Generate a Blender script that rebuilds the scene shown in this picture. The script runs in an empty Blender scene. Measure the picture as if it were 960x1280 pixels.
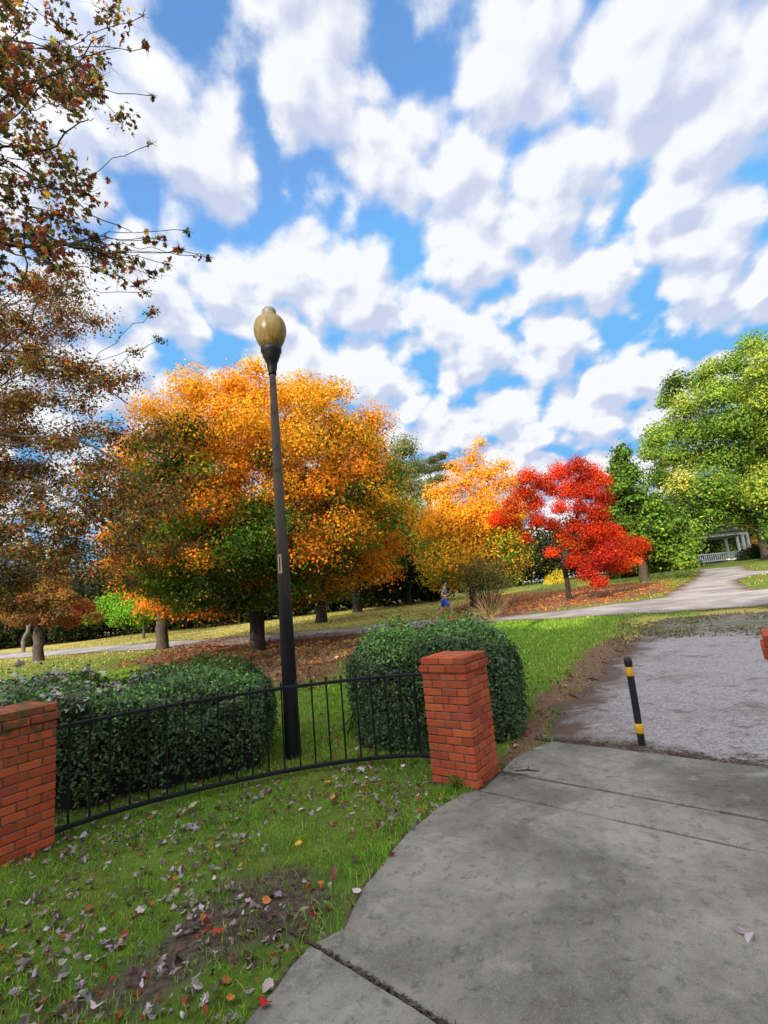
import bpy, math, random
import numpy as np
from mathutils import Vector, Matrix
from mathutils.geometry import delaunay_2d_cdt

# ------------------------------------------------------------------ scene, camera geometry
S = bpy.context.scene
COL = S.collection
F, CX, CY, H = 611.0, 480.0, 640.0, 1.65
_up = np.array([-325., 3540., 611.]); _up /= np.linalg.norm(_up)
_fw = np.array([0, 0, 1.]) - _up * _up[2]; _fw /= np.linalg.norm(_fw)
_rt = np.cross(_fw, _up)
if _rt[0] < 0: _rt = -_rt
RW = np.array([_rt, _fw, _up])


def ray(px, py):
    return RW @ np.array([px - CX, CY - py, F])


def tz(x, y):
    """height of the park ground: flat by the gate, rising gently away and to the right"""
    t = np.clip(np.asarray(y, float) - 5., 0., None)
    t = np.where(t > 60, 60 + 20 * np.tanh((t - 60) / 60.), t)
    u = np.clip(np.asarray(x, float) / (np.abs(y) + 4.), -1.2, 1.2)
    return t * np.maximum(.002, .017 + .024 * u + .03 * np.maximum(u, 0) ** 2)


def at(px, py, z=None):
    d = ray(px, py)
    if z is not None:
        return np.array([0, 0, H]) + d * (z - H) / d[2]
    t = .5 / F
    while True:
        p = np.array([0, 0, H]) + d * t
        if p[2] <= tz(p[0], p[1]) or p[1] > 130: return p
        t += (.02 if p[1] < 30 else .05) / F


def away(px, py, Y):
    d = ray(px, py)
    return np.array([0, 0, H]) + d * Y / d[1]


# ------------------------------------------------------------------ mesh helpers
class MB:
    """collects faces, builds ONE mesh object"""
    def __init__(s): s.v = []; s.f = []; s.c = []; s.n = 0

    def add(s, v, f, c=None):
        v = np.asarray(v, float).reshape(-1, 3); f = np.asarray(f, int)
        if len(f) == 0: return
        s.v.append(v); s.f.append(f + s.n); s.n += len(v)
        if c is None: c = np.ones((len(f), 3)) * .5
        c = np.asarray(c, float)
        if c.ndim == 1: c = np.tile(c, (len(f), 1))
        s.c.append(c)

    def build(s, name, mat, parent=None, origin=(0, 0, 0), smooth=False):
        me = bpy.data.meshes.new(name)
        v = np.concatenate(s.v) - np.asarray(origin, float)
        me.vertices.add(len(v)); me.vertices.foreach_set('co', v.astype(np.float32).ravel())
        loops = np.concatenate([f.ravel() for f in s.f])
        tot = np.concatenate([np.full(len(f), f.shape[1]) for f in s.f])
        st = np.concatenate([[0], np.cumsum(tot)[:-1]])
        me.loops.add(len(loops)); me.loops.foreach_set('vertex_index', loops.astype(np.int32))
        me.polygons.add(len(tot)); me.polygons.foreach_set('loop_start', st.astype(np.int32))
        me.polygons.foreach_set('use_smooth', np.full(len(tot), smooth, bool))
        me.update(calc_edges=True)
        a = me.attributes.new('col', 'FLOAT_COLOR', 'FACE')
        c = np.concatenate(s.c); c = np.hstack([c, np.ones((len(c), 1))])
        a.data.foreach_set('color', c.astype(np.float32).ravel())
        me.materials.append(mat)
        o = bpy.data.objects.new(name, me); COL.objects.link(o)
        if parent is not None: o.parent = parent
        return o


def thing(name, label, cat, loc, group=None, rz=0):
    o = bpy.data.objects.new(name, None); COL.objects.link(o)
    o.empty_display_size = .2
    o.location = loc; o.rotation_euler = (0, 0, rz)
    o['label'] = label; o['category'] = cat
    if group: o['group'] = group
    return o


def tag(o, label, cat, group=None):
    o['label'] = label; o['category'] = cat
    if group: o['group'] = group
    return o


def stuff(o, label, cat):
    o['label'] = label; o['category'] = cat; o['kind'] = 'stuff'; return o


def tubes(mb, lines, sides=6, col=(.5, .5, .5), cap=True):
    """lines: list of (points Nx3, radii N)"""
    ang = np.arange(sides) / sides * 2 * math.pi
    for P, r in lines:
        P = np.asarray(P, float); r = np.broadcast_to(np.asarray(r, float), (len(P),))
        T = np.gradient(P, axis=0); T /= np.linalg.norm(T, axis=1)[:, None] + 1e-9
        ref = np.array([0, 0, 1.]) if abs(T[0][2]) < .8 else np.array([1., 0, 0])
        A = np.cross(T, ref); A /= np.linalg.norm(A, axis=1)[:, None] + 1e-9
        B = np.cross(T, A)
        V = P[:, None, :] + r[:, None, None] * (np.cos(ang)[None, :, None] * A[:, None, :] + np.sin(ang)[None, :, None] * B[:, None, :])
        n = len(P)
        i = np.arange(n - 1)[:, None] * sides; j = np.arange(sides)[None, :]; k = (j + 1) % sides
        q = np.stack([i + j, i + k, i + sides + k, i + sides + j], -1).reshape(-1, 4)
        mb.add(V.reshape(-1, 3), q, np.asarray(col, float))
        if cap:
            mb.add(V[-1], np.arange(sides)[None, :], np.asarray(col, float))
            mb.add(V[0], np.arange(sides)[::-1][None, :], np.asarray(col, float))


def lathe(mb, prof, centre, sides=32, col=(.5, .5, .5)):
    """prof: list of (r, z)"""
    prof = np.asarray(prof, float); ang = np.arange(sides) / sides * 2 * math.pi
    V = np.stack([prof[:, 0:1] * np.cos(ang), prof[:, 0:1] * np.sin(ang), np.repeat(prof[:, 1:2], sides, 1)], -1) + np.asarray(centre)
    n = len(prof); i = np.arange(n - 1)[:, None] * sides; j = np.arange(sides)[None, :]; k = (j + 1) % sides
    mb.add(V.reshape(-1, 3), np.stack([i + j, i + k, i + sides + k, i + sides + j], -1).reshape(-1, 4), np.asarray(col, float))
    for q, rev in ((0, True), (n - 1, False)):
        if prof[q, 0] > 1e-4:
            f = np.arange(sides) + q * sides
            mb.add(V.reshape(-1, 3)[f], (np.arange(sides)[::-1] if rev else np.arange(sides))[None, :], np.asarray(col, float))


def box(mb, c, s, rot=0, col=(.5, .5, .5), bev=0.0):
    """box centre c, full size s, rotation about z, optional small chamfer on every edge"""
    x, y, z = np.asarray(s) / 2.
    if bev <= 0:
        V = np.array([[a * x, b * y, d * z] for a in (-1, 1) for b in (-1, 1) for d in (-1, 1)])
        Fq = [[0, 1, 3, 2], [4, 6, 7, 5], [0, 4, 5, 1], [2, 3, 7, 6], [0, 2, 6, 4], [1, 5, 7, 3]]
        T = []
    else:
        b_ = min(bev, x * .9, y * .9, z * .9); V = []; idx = {}
        for a in (-1, 1):
            for b in (-1, 1):
                for d in (-1, 1):
                    for ax in range(3):
                        p = [a * (x - b_), b * (y - b_), d * (z - b_)]
                        p[ax] = (a * x, b * y, d * z)[ax]
                        idx[(a, b, d, ax)] = len(V); V.append(p)
        V = np.array(V); Fq = []; T = []
        for ax in range(3):
            o1, o2 = [q for q in range(3) if q != ax]
            for sg in (-1, 1):
                f = []
                for s1, s2 in ((-1, -1), (1, -1), (1, 1), (-1, 1)):
                    k = [0, 0, 0]; k[ax] = sg; k[o1] = s1; k[o2] = s2; f.append(idx[(*k, ax)])
                if sg * (1 if ax != 1 else -1) < 0: f = f[::-1]
                Fq.append(f)
            for s1 in (-1, 1):
                for s2 in (-1, 1):
                    k0 = [0, 0, 0]; k0[o1] = s1; k0[o2] = s2; k1 = list(k0); k0[ax] = -1; k1[ax] = 1
                    Fq.append([idx[(*k0, o1)], idx[(*k1, o1)], idx[(*k1, o2)], idx[(*k0, o2)]])
        for a in (-1, 1):
            for b in (-1, 1):
                for d in (-1, 1):
                    T.append([idx[(a, b, d, 0)], idx[(a, b, d, 1)], idx[(a, b, d, 2)]])
    cs, sn = math.cos(rot), math.sin(rot)
    V = V @ np.array([[cs, sn, 0], [-sn, cs, 0], [0, 0, 1]]) + np.asarray(c)
    mb.add(V, Fq, np.asarray(col, float))
    if len(T): mb.add(V, T, np.asarray(col, float))


def unit(a):
    return a / (np.linalg.norm(a, axis=-1, keepdims=True) + 1e-9)


def leaf_quads(mb, P, N, size, rng, col, aspect=.55, fold=.25, axis=None):
    """many leaves, each a diamond folded on its midrib: P positions, N normals, col per leaf"""
    n = len(P)
    if n == 0: return
    a = unit(rng.normal(size=(n, 3))) if axis is None else axis
    L = unit(a - (a * N).sum(1)[:, None] * N)
    W = np.cross(N, L)
    s = np.broadcast_to(np.asarray(size, float), (n,))[:, None]
    V = np.stack([P - L * s * .5, P + W * s * aspect * .5 + N * s * fold * aspect * .5 - L * s * .04,
                  P + L * s * .5, P - W * s * aspect * .5 + N * s * fold * aspect * .5 - L * s * .04], 1)
    i = np.arange(n)[:, None] * 4
    f = np.stack([i + [0, 1, 2], i + [0, 2, 3]], 1).reshape(-1, 3)
    mb.add(V.reshape(-1, 3), f, np.repeat(col, 2, 0))


MAPLE = np.array([(0, -.5), (.10, -.16), (.34, -.30), (.30, -.10), (.50, .02), (.33, .12), (.36, .30), (.16, .20), (0, .52),
                  (-.16, .20), (-.36, .30), (-.33, .12), (-.50, .02), (-.30, -.10), (-.34, -.30), (-.10, -.16)])
BROAD = np.array([(0, -.5), (.2, -.42), (.40, -.15), (.36, .12), (.22, .2), (.16, .42), (0, .5), (-.14, .36), (-.3, .26), (-.42, 0), (-.34, -.3), (-.16, -.42)])
OVAL = np.array([(0, -.5), (.16, -.3), (.23, 0), (.17, .25), (0, .5), (-.17, .25), (-.23, 0), (-.16, -.3)])


def leaf_shapes(mb, P, N, size, rng, col, outline=MAPLE, curl=.25, axis=None):
    """leaves with a lobed outline, cupped"""
    n = len(P); m = len(outline)
    if n == 0: return
    a = unit(rng.normal(size=(n, 3))) if axis is None else axis
    L = unit(a - (a * N).sum(1)[:, None] * N); W = np.cross(N, L)
    s = np.broadcast_to(np.asarray(size, float), (n,))[:, None, None]
    cu = (rng.normal(size=(n, 1)) * curl)[:, :, None]; cv = (rng.normal(size=(n, 1)) * curl)[:, :, None]
    o = np.vstack([[0, 0], outline])[None]
    sx = .75 + .5 * rng.random((n, 1, 1))
    ox, oy = o[:, :, 0:1] * sx, o[:, :, 1:2]
    up = cu * (ox * ox * 2.2) + cv * (oy * oy * 1.6) + rng.normal(size=(n, m + 1, 1)) * curl * .12
    V = P[:, None, :] + s * (ox * W[:, None, :] + oy * L[:, None, :] + up * N[:, None, :])
    i = np.arange(n)[:, None, None] * (m + 1)
    k = np.arange(m); t = np.stack([np.zeros(m, int), k + 1, (k + 1) % m + 1], 1)[None]
    mb.add(V.reshape(-1, 3), (i + t).reshape(-1, 3), np.repeat(col, m, 0))


def vnoise(x, y, sc, seed=0):
    """cheap value noise for numpy arrays, 0..1"""
    x = np.asarray(x, float) * sc; y = np.asarray(y, float) * sc
    def h(i, j):
        v = np.sin(i * 127.1 + j * 311.7 + seed * 74.7) * 43758.5453
        return v - np.floor(v)
    i, j = np.floor(x), np.floor(y); u, v = x - i, y - j
    u, v = u * u * (3 - 2 * u), v * v * (3 - 2 * v)
    return (h(i, j) * (1 - u) + h(i + 1, j) * u) * (1 - v) + (h(i, j + 1) * (1 - u) + h(i + 1, j + 1) * u) * v


def pick(rng, n, cols, w, jit=.18, grp=None):
    """n colours drawn from a palette, brightness and hue jittered"""
    cols = np.asarray(cols, float); w = np.asarray(w, float); w = w / w.sum(-1, keepdims=True)
    if w.ndim == 1: k = rng.choice(len(cols), n, p=w)
    else: k = (rng.random((n, 1)) > np.cumsum(w, 1)).sum(1).clip(0, len(cols) - 1)
    if grp is not None:                                     # most leaves of one spray share its colour
        _, first = np.unique(grp, return_index=True); lead = np.zeros(grp.max() + 1, int); lead[np.unique(grp)] = k[first]
        k = np.where(rng.random(n) < .62, lead[grp], k)
    return np.clip(cols[k] * np.exp(rng.normal(size=(n, 1)) * jit) * np.exp(rng.normal(size=(n, 3)) * .06), 0, .9)


# ------------------------------------------------------------------ materials
def nt(mat):
    mat.use_nodes = True; t = mat.node_tree; t.nodes.clear(); return t


class G:
    """tiny node-graph writer"""
    def __init__(s, t): s.t = t

    def n(s, kind, ins=(), **kw):
        x = s.t.nodes.new(kind)
        for k, v in kw.items(): setattr(x, k, v)
        for k, v in (ins.items() if isinstance(ins, dict) else enumerate(ins)):
            if v is None: continue
            if isinstance(v, bpy.types.NodeSocket): s.t.links.new(v, x.inputs[k])
            else: x.inputs[k].default_value = v
        return x

    def m(s, op, a, b=None, c=None, clamp=False):
        return s.n('ShaderNodeMath', (a, b, c), operation=op, use_clamp=clamp).outputs[0]

    def mix(s, f, a, b, mode='MIX'):
        x = s.n('ShaderNodeMix', data_type='RGBA', blend_type=mode)
        for k, v in ((0, f), (6, a), (7, b)):
            if isinstance(v, bpy.types.NodeSocket): s.t.links.new(v, x.inputs[k])
            else: x.inputs[k].default_value = v if k == 0 else (*v, 1)[:4]
        return x.outputs[2]

    def noise(s, vec, scale, detail=4, rough=.55, dist=0):
        return s.n('ShaderNodeTexNoise', {'Vector': vec, 'Scale': scale, 'Detail': detail, 'Roughness': rough, 'Distortion': dist}).outputs[0]

    def ramp(s, f, lo, hi, smooth=True):
        return s.n('ShaderNodeMapRange', {0: f, 1: lo, 2: hi, 3: 0., 4: 1.}, interpolation_type='SMOOTHSTEP' if smooth else 'LINEAR').outputs[0]

    def attr(s, name):
        return s.n('ShaderNodeAttribute', attribute_name=name)

    def obj(s):
        return s.n('ShaderNodeTexCoord').outputs['Object']

    def bump(s, h, strength=.5, dist=.01):
        return s.n('ShaderNodeBump', {'Height': h, 'Strength': strength, 'Distance': dist}).outputs[0]

    def out(s, sh):
        s.t.links.new(sh, s.n('ShaderNodeOutputMaterial').inputs[0])

    def pbsdf(s, col, rough=.8, normal=None, spec=.3, metal=0.):
        x = s.n('ShaderNodeBsdfPrincipled', {'Base Color': col if isinstance(col, bpy.types.NodeSocket) else (*col, 1), 'Roughness': rough,
                                             'Specular IOR Level': spec, 'Metallic': metal})
        if normal is not None: s.t.links.new(normal, x.inputs['Normal'])
        return x.outputs[0]


def leaf_mat(name, trans=.35, gloss=0., rough=.5):
    m = bpy.data.materials.new(name); g = G(nt(m)); c = g.attr('col').outputs[0]
    if gloss > 0:
        d = g.pbsdf(c, rough, spec=gloss)
    else:
        d = g.n('ShaderNodeBsdfDiffuse', {'Color': c}).outputs[0]
    t = g.n('ShaderNodeBsdfTranslucent', {'Color': c}).outputs[0]
    g.out(g.n('ShaderNodeMixShader', (trans, d, t)).outputs[0])
    return m


def noisy_mat(name, a, b, scale, rough=.85, bump=.4, bdist=.01, stretch=(1, 1, 1), spec=.25, detail=5):
    m = bpy.data.materials.new(name); g = G(nt(m))
    v = g.n('ShaderNodeMapping', {0: g.obj(), 3: stretch}).outputs[0]
    f = g.noise(v, scale, detail, .6)
    f2 = g.noise(v, scale * 7, 3, .6)
    k = g.ramp(g.m('ADD', g.m('MULTIPLY', f, .7), g.m('MULTIPLY', f2, .3)), .35, .65)
    g.out(g.pbsdf(g.mix(k, a, b), rough, g.bump(g.m('ADD', f, g.m('MULTIPLY', f2, .5)), bump, bdist), spec))
    return m


M = {}
M['leaf'] = leaf_mat('autumn_leaf', .38)
M['greenleaf'] = leaf_mat('green_leaf', .3)
M['hedgeleaf'] = leaf_mat('hedge_leaf', .15, .3, .45)
M['grassblade'] = leaf_mat('grass_blade', .3)
M['dryleaf'] = leaf_mat('dry_leaf', .12)
M['bark'] = noisy_mat('bark', (.035, .027, .02), (.10, .08, .06), 6, .9, .9, .03, (3, 3, .6))
M['bark_dark'] = noisy_mat('dark_bark', (.016, .012, .009), (.045, .035, .027), 6, .9, .9, .03, (3, 3, .6))
M['bark_grey'] = noisy_mat('grey_bark', (.06, .05, .04), (.17, .15, .125), 8, .9, .8, .02, (3, 3, .6))
M['tanstem'] = noisy_mat('tan_stem', (.30, .20, .09), (.45, .32, .15), 9)
M['blackmetal'] = noisy_mat('black_painted_metal', (.004, .004, .005), (.012, .012, .013), 30, .5, .25, .002, spec=.22)
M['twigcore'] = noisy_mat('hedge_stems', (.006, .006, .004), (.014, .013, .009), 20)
M['mortar'] = noisy_mat('mortar', (.03, .024, .02), (.20, .155, .12), 14, .95, .5, .004)
M['white'] = noisy_mat('white_paint', (.72, .72, .72), (.82, .82, .81), 3, .6, .1, .003)
M['shingle'] = noisy_mat('grey_shingle', (.05, .05, .052), (.11, .11, .11), 12, .9)
M['yellow'] = noisy_mat('yellow_tape', (.62, .33, .012), (.78, .45, .02), 25, .55, .15, .002, spec=.4)
M['bollardblack'] = noisy_mat('black_plastic', (.008, .008, .008), (.018, .017, .017), 22, .5, .25, .002, spec=.4)
M['twig'] = noisy_mat('dead_twig', (.05, .035, .025), (.13, .09, .06), 30)

# brick
m = M['brick'] = bpy.data.materials.new('brick'); g = G(nt(m)); c = g.attr('col').outputs[0]; o = g.obj()
f = g.noise(o, 26, 6, .65); f2 = g.noise(o, 140, 3, .6)
k = g.mix(g.m('MULTIPLY', g.ramp(f, .42, .75), .45), c, (.20, .055, .03))
k = g.mix(g.m('MULTIPLY', g.ramp(f2, .62, .8), .35), k, (.42, .22, .14))
pt = g.noise(o, 300, 2, .5)
g.out(g.pbsdf(k, .82, g.bump(g.m('ADD', f, g.m('MULTIPLY', pt, .35)), .55, .006), .25))
m = M['mossbrick'] = bpy.data.materials.new('mossy_brick'); g = G(nt(m)); c = g.attr('col').outputs[0]; o = g.obj()
z = g.n('ShaderNodeSeparateXYZ', (o,)).outputs[2]
f = g.noise(o, 12, 6, .65); f2 = g.noise(o, 120, 3, .6)
ms = g.m('MULTIPLY', g.ramp(g.m('ADD', f, g.m('MULTIPLY', g.ramp(z, .55, 1.0), .22)), .60, .76), .85)
k = g.mix(ms, c, g.mix(f2, (.035, .03, .016), (.13, .10, .03)))
k = g.mix(g.m('MULTIPLY', g.ramp(f2, .6, .8), .35), k, (.36, .22, .16))
g.out(g.pbsdf(k, .85, g.bump(g.m('ADD', f, g.m('MULTIPLY', g.noise(o, 300, 2), .35)), .55, .006), .25))

# concrete
m = M['concrete'] = bpy.data.materials.new('weathered_concrete'); g = G(nt(m)); o = g.obj()
big = g.noise(o, .9, 6, .62, .4); mid = g.noise(o, 4.5, 7, .68, .2); fine = g.noise(o, 60, 5, .7); grit = g.noise(o, 260, 3, .7)
base = g.mix(g.ramp(big, .34, .64), (.128, .116, .090), (.295, .272, .214))
base = g.mix(g.m('MULTIPLY', g.ramp(mid, .45, .72), .42), base, (.08, .073, .058))
base = g.mix(g.m('MULTIPLY', g.ramp(g.noise(o, 2.3, 6, .7, .6), .52, .68), .55), base, (.38, .352, .283))
base = g.mix(g.m('MULTIPLY', g.ramp(fine, .5, .7), .35), base, (.34, .32, .275))
base = g.mix(g.m('MULTIPLY', g.ramp(grit, .50, .64), .7), base, (.030, .028, .024))
base = g.mix(g.m('MULTIPLY', g.ramp(g.noise(o, 200, 2, .7), .56, .70), .5), base, (.40, .375, .31))
base = g.mix(g.m('MULTIPLY', g.ramp(g.noise(o, 13, 6, .75, .3), .50, .68), .55), base, (.055, .05, .042))
g.out(g.pbsdf(base, .88, g.bump(g.m('ADD', g.m('MULTIPLY', fine, .6), g.m('ADD', g.m('MULTIPLY', grit, .6), mid)), .5, .004), .25))

# gravel
m = M['gravel'] = bpy.data.materials.new('grey_gravel'); g = G(nt(m)); o = g.obj()
w1 = g.n('ShaderNodeTexVoronoi', {'Vector': o, 'Scale': 38.}); w2 = g.n('ShaderNodeTexVoronoi', {'Vector': o, 'Scale': 90.})
big = g.noise(o, .8, 6, .62, .5); mid = g.noise(o, 3.2, 6, .68, .5)
k = g.mix(g.n('ShaderNodeSeparateColor', (w1.outputs[1],)).outputs[0], (.18, .160, .148), (.43, .392, .368))
k = g.mix(.5, k, g.mix(g.n('ShaderNodeSeparateColor', (w2.outputs[1],)).outputs[1], (.12, .104, .095), (.53, .488, .462)))
k = g.mix(g.m('MULTIPLY', g.ramp(big, .50, .66), .55), k, (.17, .125, .095))
k = g.mix(g.m('MULTIPLY', g.ramp(mid, .52, .68), .7), k, (.13, .095, .07))
e = g.attr('edge').outputs[2]
k = g.mix(g.ramp(g.m('ADD', e, g.m('MULTIPLY', g.m('SUBTRACT', mid, .5), 1.5)), .25, .95), k, (.115, .075, .052))
wn = g.attr('worn').outputs[2]; f9 = g.noise(o, 11, 6, .7)
wc = g.mix(g.ramp(f9, .38, .62), (.085, .075, .04), (.21, .17, .12))
wc = g.mix(g.m('MULTIPLY', g.ramp(big, .42, .6), .7), wc, (.10, .125, .035))
k = g.mix(g.m('MULTIPLY', g.ramp(g.m('ADD', wn, g.m('MULTIPLY', g.m('SUBTRACT', mid, .5), 1.2)), .2, .7), .92), k, wc)
g.out(g.pbsdf(k, .95, g.bump(g.m('ADD', w1.outputs[0], w2.outputs[0]), .8, .012), .15))
m = M['path'] = bpy.data.materials.new('pale_gravel_path'); g = G(nt(m)); o = g.obj()
big = g.noise(o, .5, 6, .62, .5); fine = g.noise(o, 14, 6, .7)
k = g.mix(g.ramp(big, .35, .65), (.22, .195, .175), (.38, .345, .31))
k = g.mix(g.m('MULTIPLY', g.ramp(fine, .52, .72), .5), k, (.18, .14, .11))
e = g.attr('edge').outputs[2]
k = g.mix(g.ramp(g.m('ADD', e, g.m('MULTIPLY', g.m('SUBTRACT', fine, .5), 1.2)), .35, 1.0), k, (.15, .11, .07))
g.out(g.pbsdf(k, .95, g.bump(fine, .6, .02), .1))

# ground: grass roots, bare soil, worn strip, far lawn tinted as sunlit
m = M['ground'] = bpy.data.materials.new('lawn_ground'); g = G(nt(m)); o = g.obj()
big = g.noise(o, .35, 5, .6, .4); mid = g.noise(o, 2.2, 6, .65); fine = g.noise(o, 28, 6, .7); gr = g.noise(o, 140, 4, .7)
k = g.mix(g.ramp(mid, .35, .65), (.08, .14, .018), (.14, .22, .03))
k = g.mix(g.m('MULTIPLY', g.ramp(big, .42, .66), .8), k, (.19, .165, .04))
k = g.mix(g.m('MULTIPLY', g.ramp(fine, .5, .7), .6), k, (.025, .04, .01))
dry_sunlit = g.attr('dry').outputs[2]
k = g.mix(g.ramp(g.m('ADD', dry_sunlit, g.m('MULTIPLY', g.m('SUBTRACT', mid, .5), .9)), .2, .9), k, g.mix(g.ramp(fine, .3, .7), (.30, .24, .06), (.48, .38, .11)))
soil = g.mix(g.ramp(fine, .35, .68), (.055, .038, .027), (.165, .118, .085))
soil = g.mix(g.m('MULTIPLY', g.ramp(gr, .55, .7), .5), soil, (.17, .135, .10))
k = g.mix(g.ramp(g.m('ADD', g.attr('dirt').outputs[2], g.m('MULTIPLY', g.m('SUBTRACT', mid, .5), 1.8)), .30, .75), k, soil)
mul = g.mix(g.ramp(fine, .35, .65), (.12, .065, .035), (.25, .15, .09))
k = g.mix(g.ramp(g.m('ADD', g.attr('mulch').outputs[2], g.m('MULTIPLY', g.m('SUBTRACT', mid, .5), .9)), .35, .7), k, mul)
g.out(g.pbsdf(k, .95, g.bump(g.m('ADD', mid, g.m('ADD', fine, g.m('MULTIPLY', gr, .5))), .8, .03), .1))

# lamp globe: cloudy amber acrylic
m = M['globe'] = bpy.data.materials.new('clouded_amber_globe'); g = G(nt(m)); o = g.obj()
v = g.n('ShaderNodeMapping', {0: o, 3: (1, 1, .25)}).outputs[0]
z = g.n('ShaderNodeSeparateXYZ', (o,)).outputs[2]
f = g.noise(v, 22, 5, .65)
k = g.mix(g.ramp(f, .35, .7), (.36, .27, .10), (.25, .17, .05))
st = g.ramp(g.m('ADD', g.m('MULTIPLY', f, .35), g.m('MULTIPLY', g.m('SUBTRACT', 4.98, z), 1.6)), .18, .34)
k = g.mix(g.m('MULTIPLY', st, .7), k, (.09, .05, .012))
d = g.pbsdf(k, .3, spec=.5)
t = g.n('ShaderNodeBsdfTranslucent', {'Color': k}).outputs[0]
g.out(g.n('ShaderNodeMixShader', (.45, d, t)).outputs[0])
m = M['finial'] = bpy.data.materials.new('cloudy_finial'); g = G(nt(m))
g.out(g.pbsdf((.17, .15, .11), .45, spec=.4))
# lamp pole: weathered brown, with shade below and sunlight above painted into the colour
m = M['pole'] = bpy.data.materials.new('weathered_pole'); g = G(nt(m)); o = g.obj()
v = g.n('ShaderNodeMapping', {0: o, 3: (1, 1, .12)}).outputs[0]; z = g.n('ShaderNodeSeparateXYZ', (o,)).outputs[2]
f = g.noise(v, 30, 5, .65)
k = g.mix(g.ramp(g.m('ADD', z, g.m('MULTIPLY', f, 1.4)), 1.9, 4.0), (.008, .008, .008), (.10, .074, .050))
k = g.mix(g.m('MULTIPLY', g.ramp(g.noise(o, 9, 4), .55, .68), .55), k, (.02, .017, .014))
g.out(g.pbsdf(k, .6, g.bump(f, .25, .003), .15))


def plain(name, c, rough=.7, sc=30, d=.8):
    return noisy_mat(name, tuple(x * d for x in c), c, sc, rough, .15, .003)


M['skin'] = plain('skin', (.52, .27, .17)); M['shirt'] = plain('grey_shirt', (.20, .20, .22)); M['shorts'] = plain('blue_shorts', (.06, .12, .55))
M['shoe'] = plain('orange_shoe', (.65, .12, .04)); M['cap'] = plain('dark_cap', (.03, .025, .022)); M['hair'] = plain('brown_hair', (.04, .022, .012))
M['paper'] = plain('tan_sticker', (.55, .38, .20), .7, 60, .6); M['ink'] = plain('dark_ink', (.02, .02, .02))
M['eye'] = plain('eye', (.02, .02, .02), .3)

# ------------------------------------------------------------------ ground sheet
def poly_dist(x, y, poly):
    """distance to a polygon outline and inside flag"""
    x = np.asarray(x, float).ravel(); y = np.asarray(y, float).ravel(); d = np.full(x.shape, 1e9); ins = np.zeros(x.shape, bool)
    n = len(poly)
    for i in range(n):
        ax, ay = poly[i][:2]; bx, by = poly[(i + 1) % n][:2]
        ex, ey = bx - ax, by - ay; t = np.clip(((x - ax) * ex + (y - ay) * ey) / (ex * ex + ey * ey + 1e-12), 0, 1)
        d = np.minimum(d, np.hypot(x - ax - t * ex, y - ay - t * ey))
        c = (ay > y) != (by > y)
        ins ^= c & (x < ex * (y - ay) / (ey if abs(ey) > 1e-12 else 1e-12) + ax)
    return d, ins


def px_poly(pts):
    return [tuple(at(*p)[:2]) for p in pts]


A_ = np.array([.755, -.655]); A_ /= np.linalg.norm(A_); B_ = np.array([-A_[1], A_[0]])    # along / through the gate opening
PAVE = [(-1.30, 1.2), (-1.0, 1.8), (-.76, 2.3), (-.57, 2.72), (-.40, 2.83), (-.32, 3.17), (-.20, 3.45), (-.04, 3.79), (.18, 4.12), (.45, 4.38), (.62, 4.42),
        (.85, 4.78), (1.01, 5.04), (1.26, 5.28), (1.54, 5.47), (2.92, 4.28), (6.2, 1.45), (3.2, -2.2), (-1.6, -2.2)]
GRAV = px_poly([(692, 924), (690, 908), (703, 885), (735, 862), (752, 838), (778, 812), (800, 795), (806, 782), (830, 773), (960, 765), (1080, 757)]) + \
    [(15.5, 12.0)] + \
    [(13.5, 7.0), (11.0, 1.0), (6.0, 1.3), (2.75, 4.10), (1.95, 4.78)]
PATH = px_poly([(-60, 832), (0, 824), (120, 816), (300, 806), (420, 796), (520, 785), (640, 776), (713, 773), (783, 768), (840, 766), (960, 757), (1060, 748),
                (1060, 724), (975, 733), (937, 738), (926, 729), (925, 724), (945, 719), (960, 717.5), (1000, 713), (1000, 709.5), (960, 713), (936, 712.5), (931, 707.5),
                (868, 712), (873, 716), (868, 722), (850, 733), (830, 746), (783, 753), (713, 762), (640, 769), (520, 776), (420, 786), (300, 796), (120, 808), (0, 817), (-60, 824)])
STRIP = px_poly([(778, 772), (800, 769), (860, 766), (960, 757), (1080, 746), (1100, 805), (960, 795), (860, 797), (800, 803), (770, 815), (758, 800)])
MULCH = px_poly([(612, 968), (650, 948), (690, 926), (692, 912), (706, 885), (740, 862), (800, 800), (770, 795), (735, 812), (700, 850), (668, 868), (655, 900), (640, 925)])
DIRT = px_poly([(40, 1278), (110, 1225), (190, 1180), (240, 1130), (300, 1090), (360, 1078), (405, 1088), (432, 1118), (410, 1165), (350, 1182), (285, 1188), (235, 1225), (170, 1278)])
LITTER1 = px_poly([(150, 830), (250, 800), (330, 801), (430, 792), (470, 800), (420, 850), (330, 862), (250, 850)])
LITTER2 = px_poly([(560, 765), (600, 744), (680, 740), (760, 730), (830, 728), (840, 738), (780, 750), (700, 761), (620, 772)])


def grade(lo, hi, fine_lo, fine_hi, step, grow):
    a = list(np.arange(fine_lo, fine_hi + step / 2, step)); s = step; x = a[-1]
    while x < hi: s *= grow; x += s; a.append(min(x, hi))
    s = step; x = a[0]
    while x > lo: s *= grow; x -= s; a.insert(0, max(x, lo))
    return np.array(a)


gx = grade(-320, 320, -4.2, 5.6, .05, 1.045); gy = grade(-200, 420, 1.8, 9.0, .05, 1.045)
X, Y = np.meshgrid(gx, gy); x, y = X.ravel(), Y.ravel()


def micro(x, y):
    return (vnoise(x, y, 1.7, 3) - .5) * .05 + (vnoise(x, y, 6, 5) - .5) * .02


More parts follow.
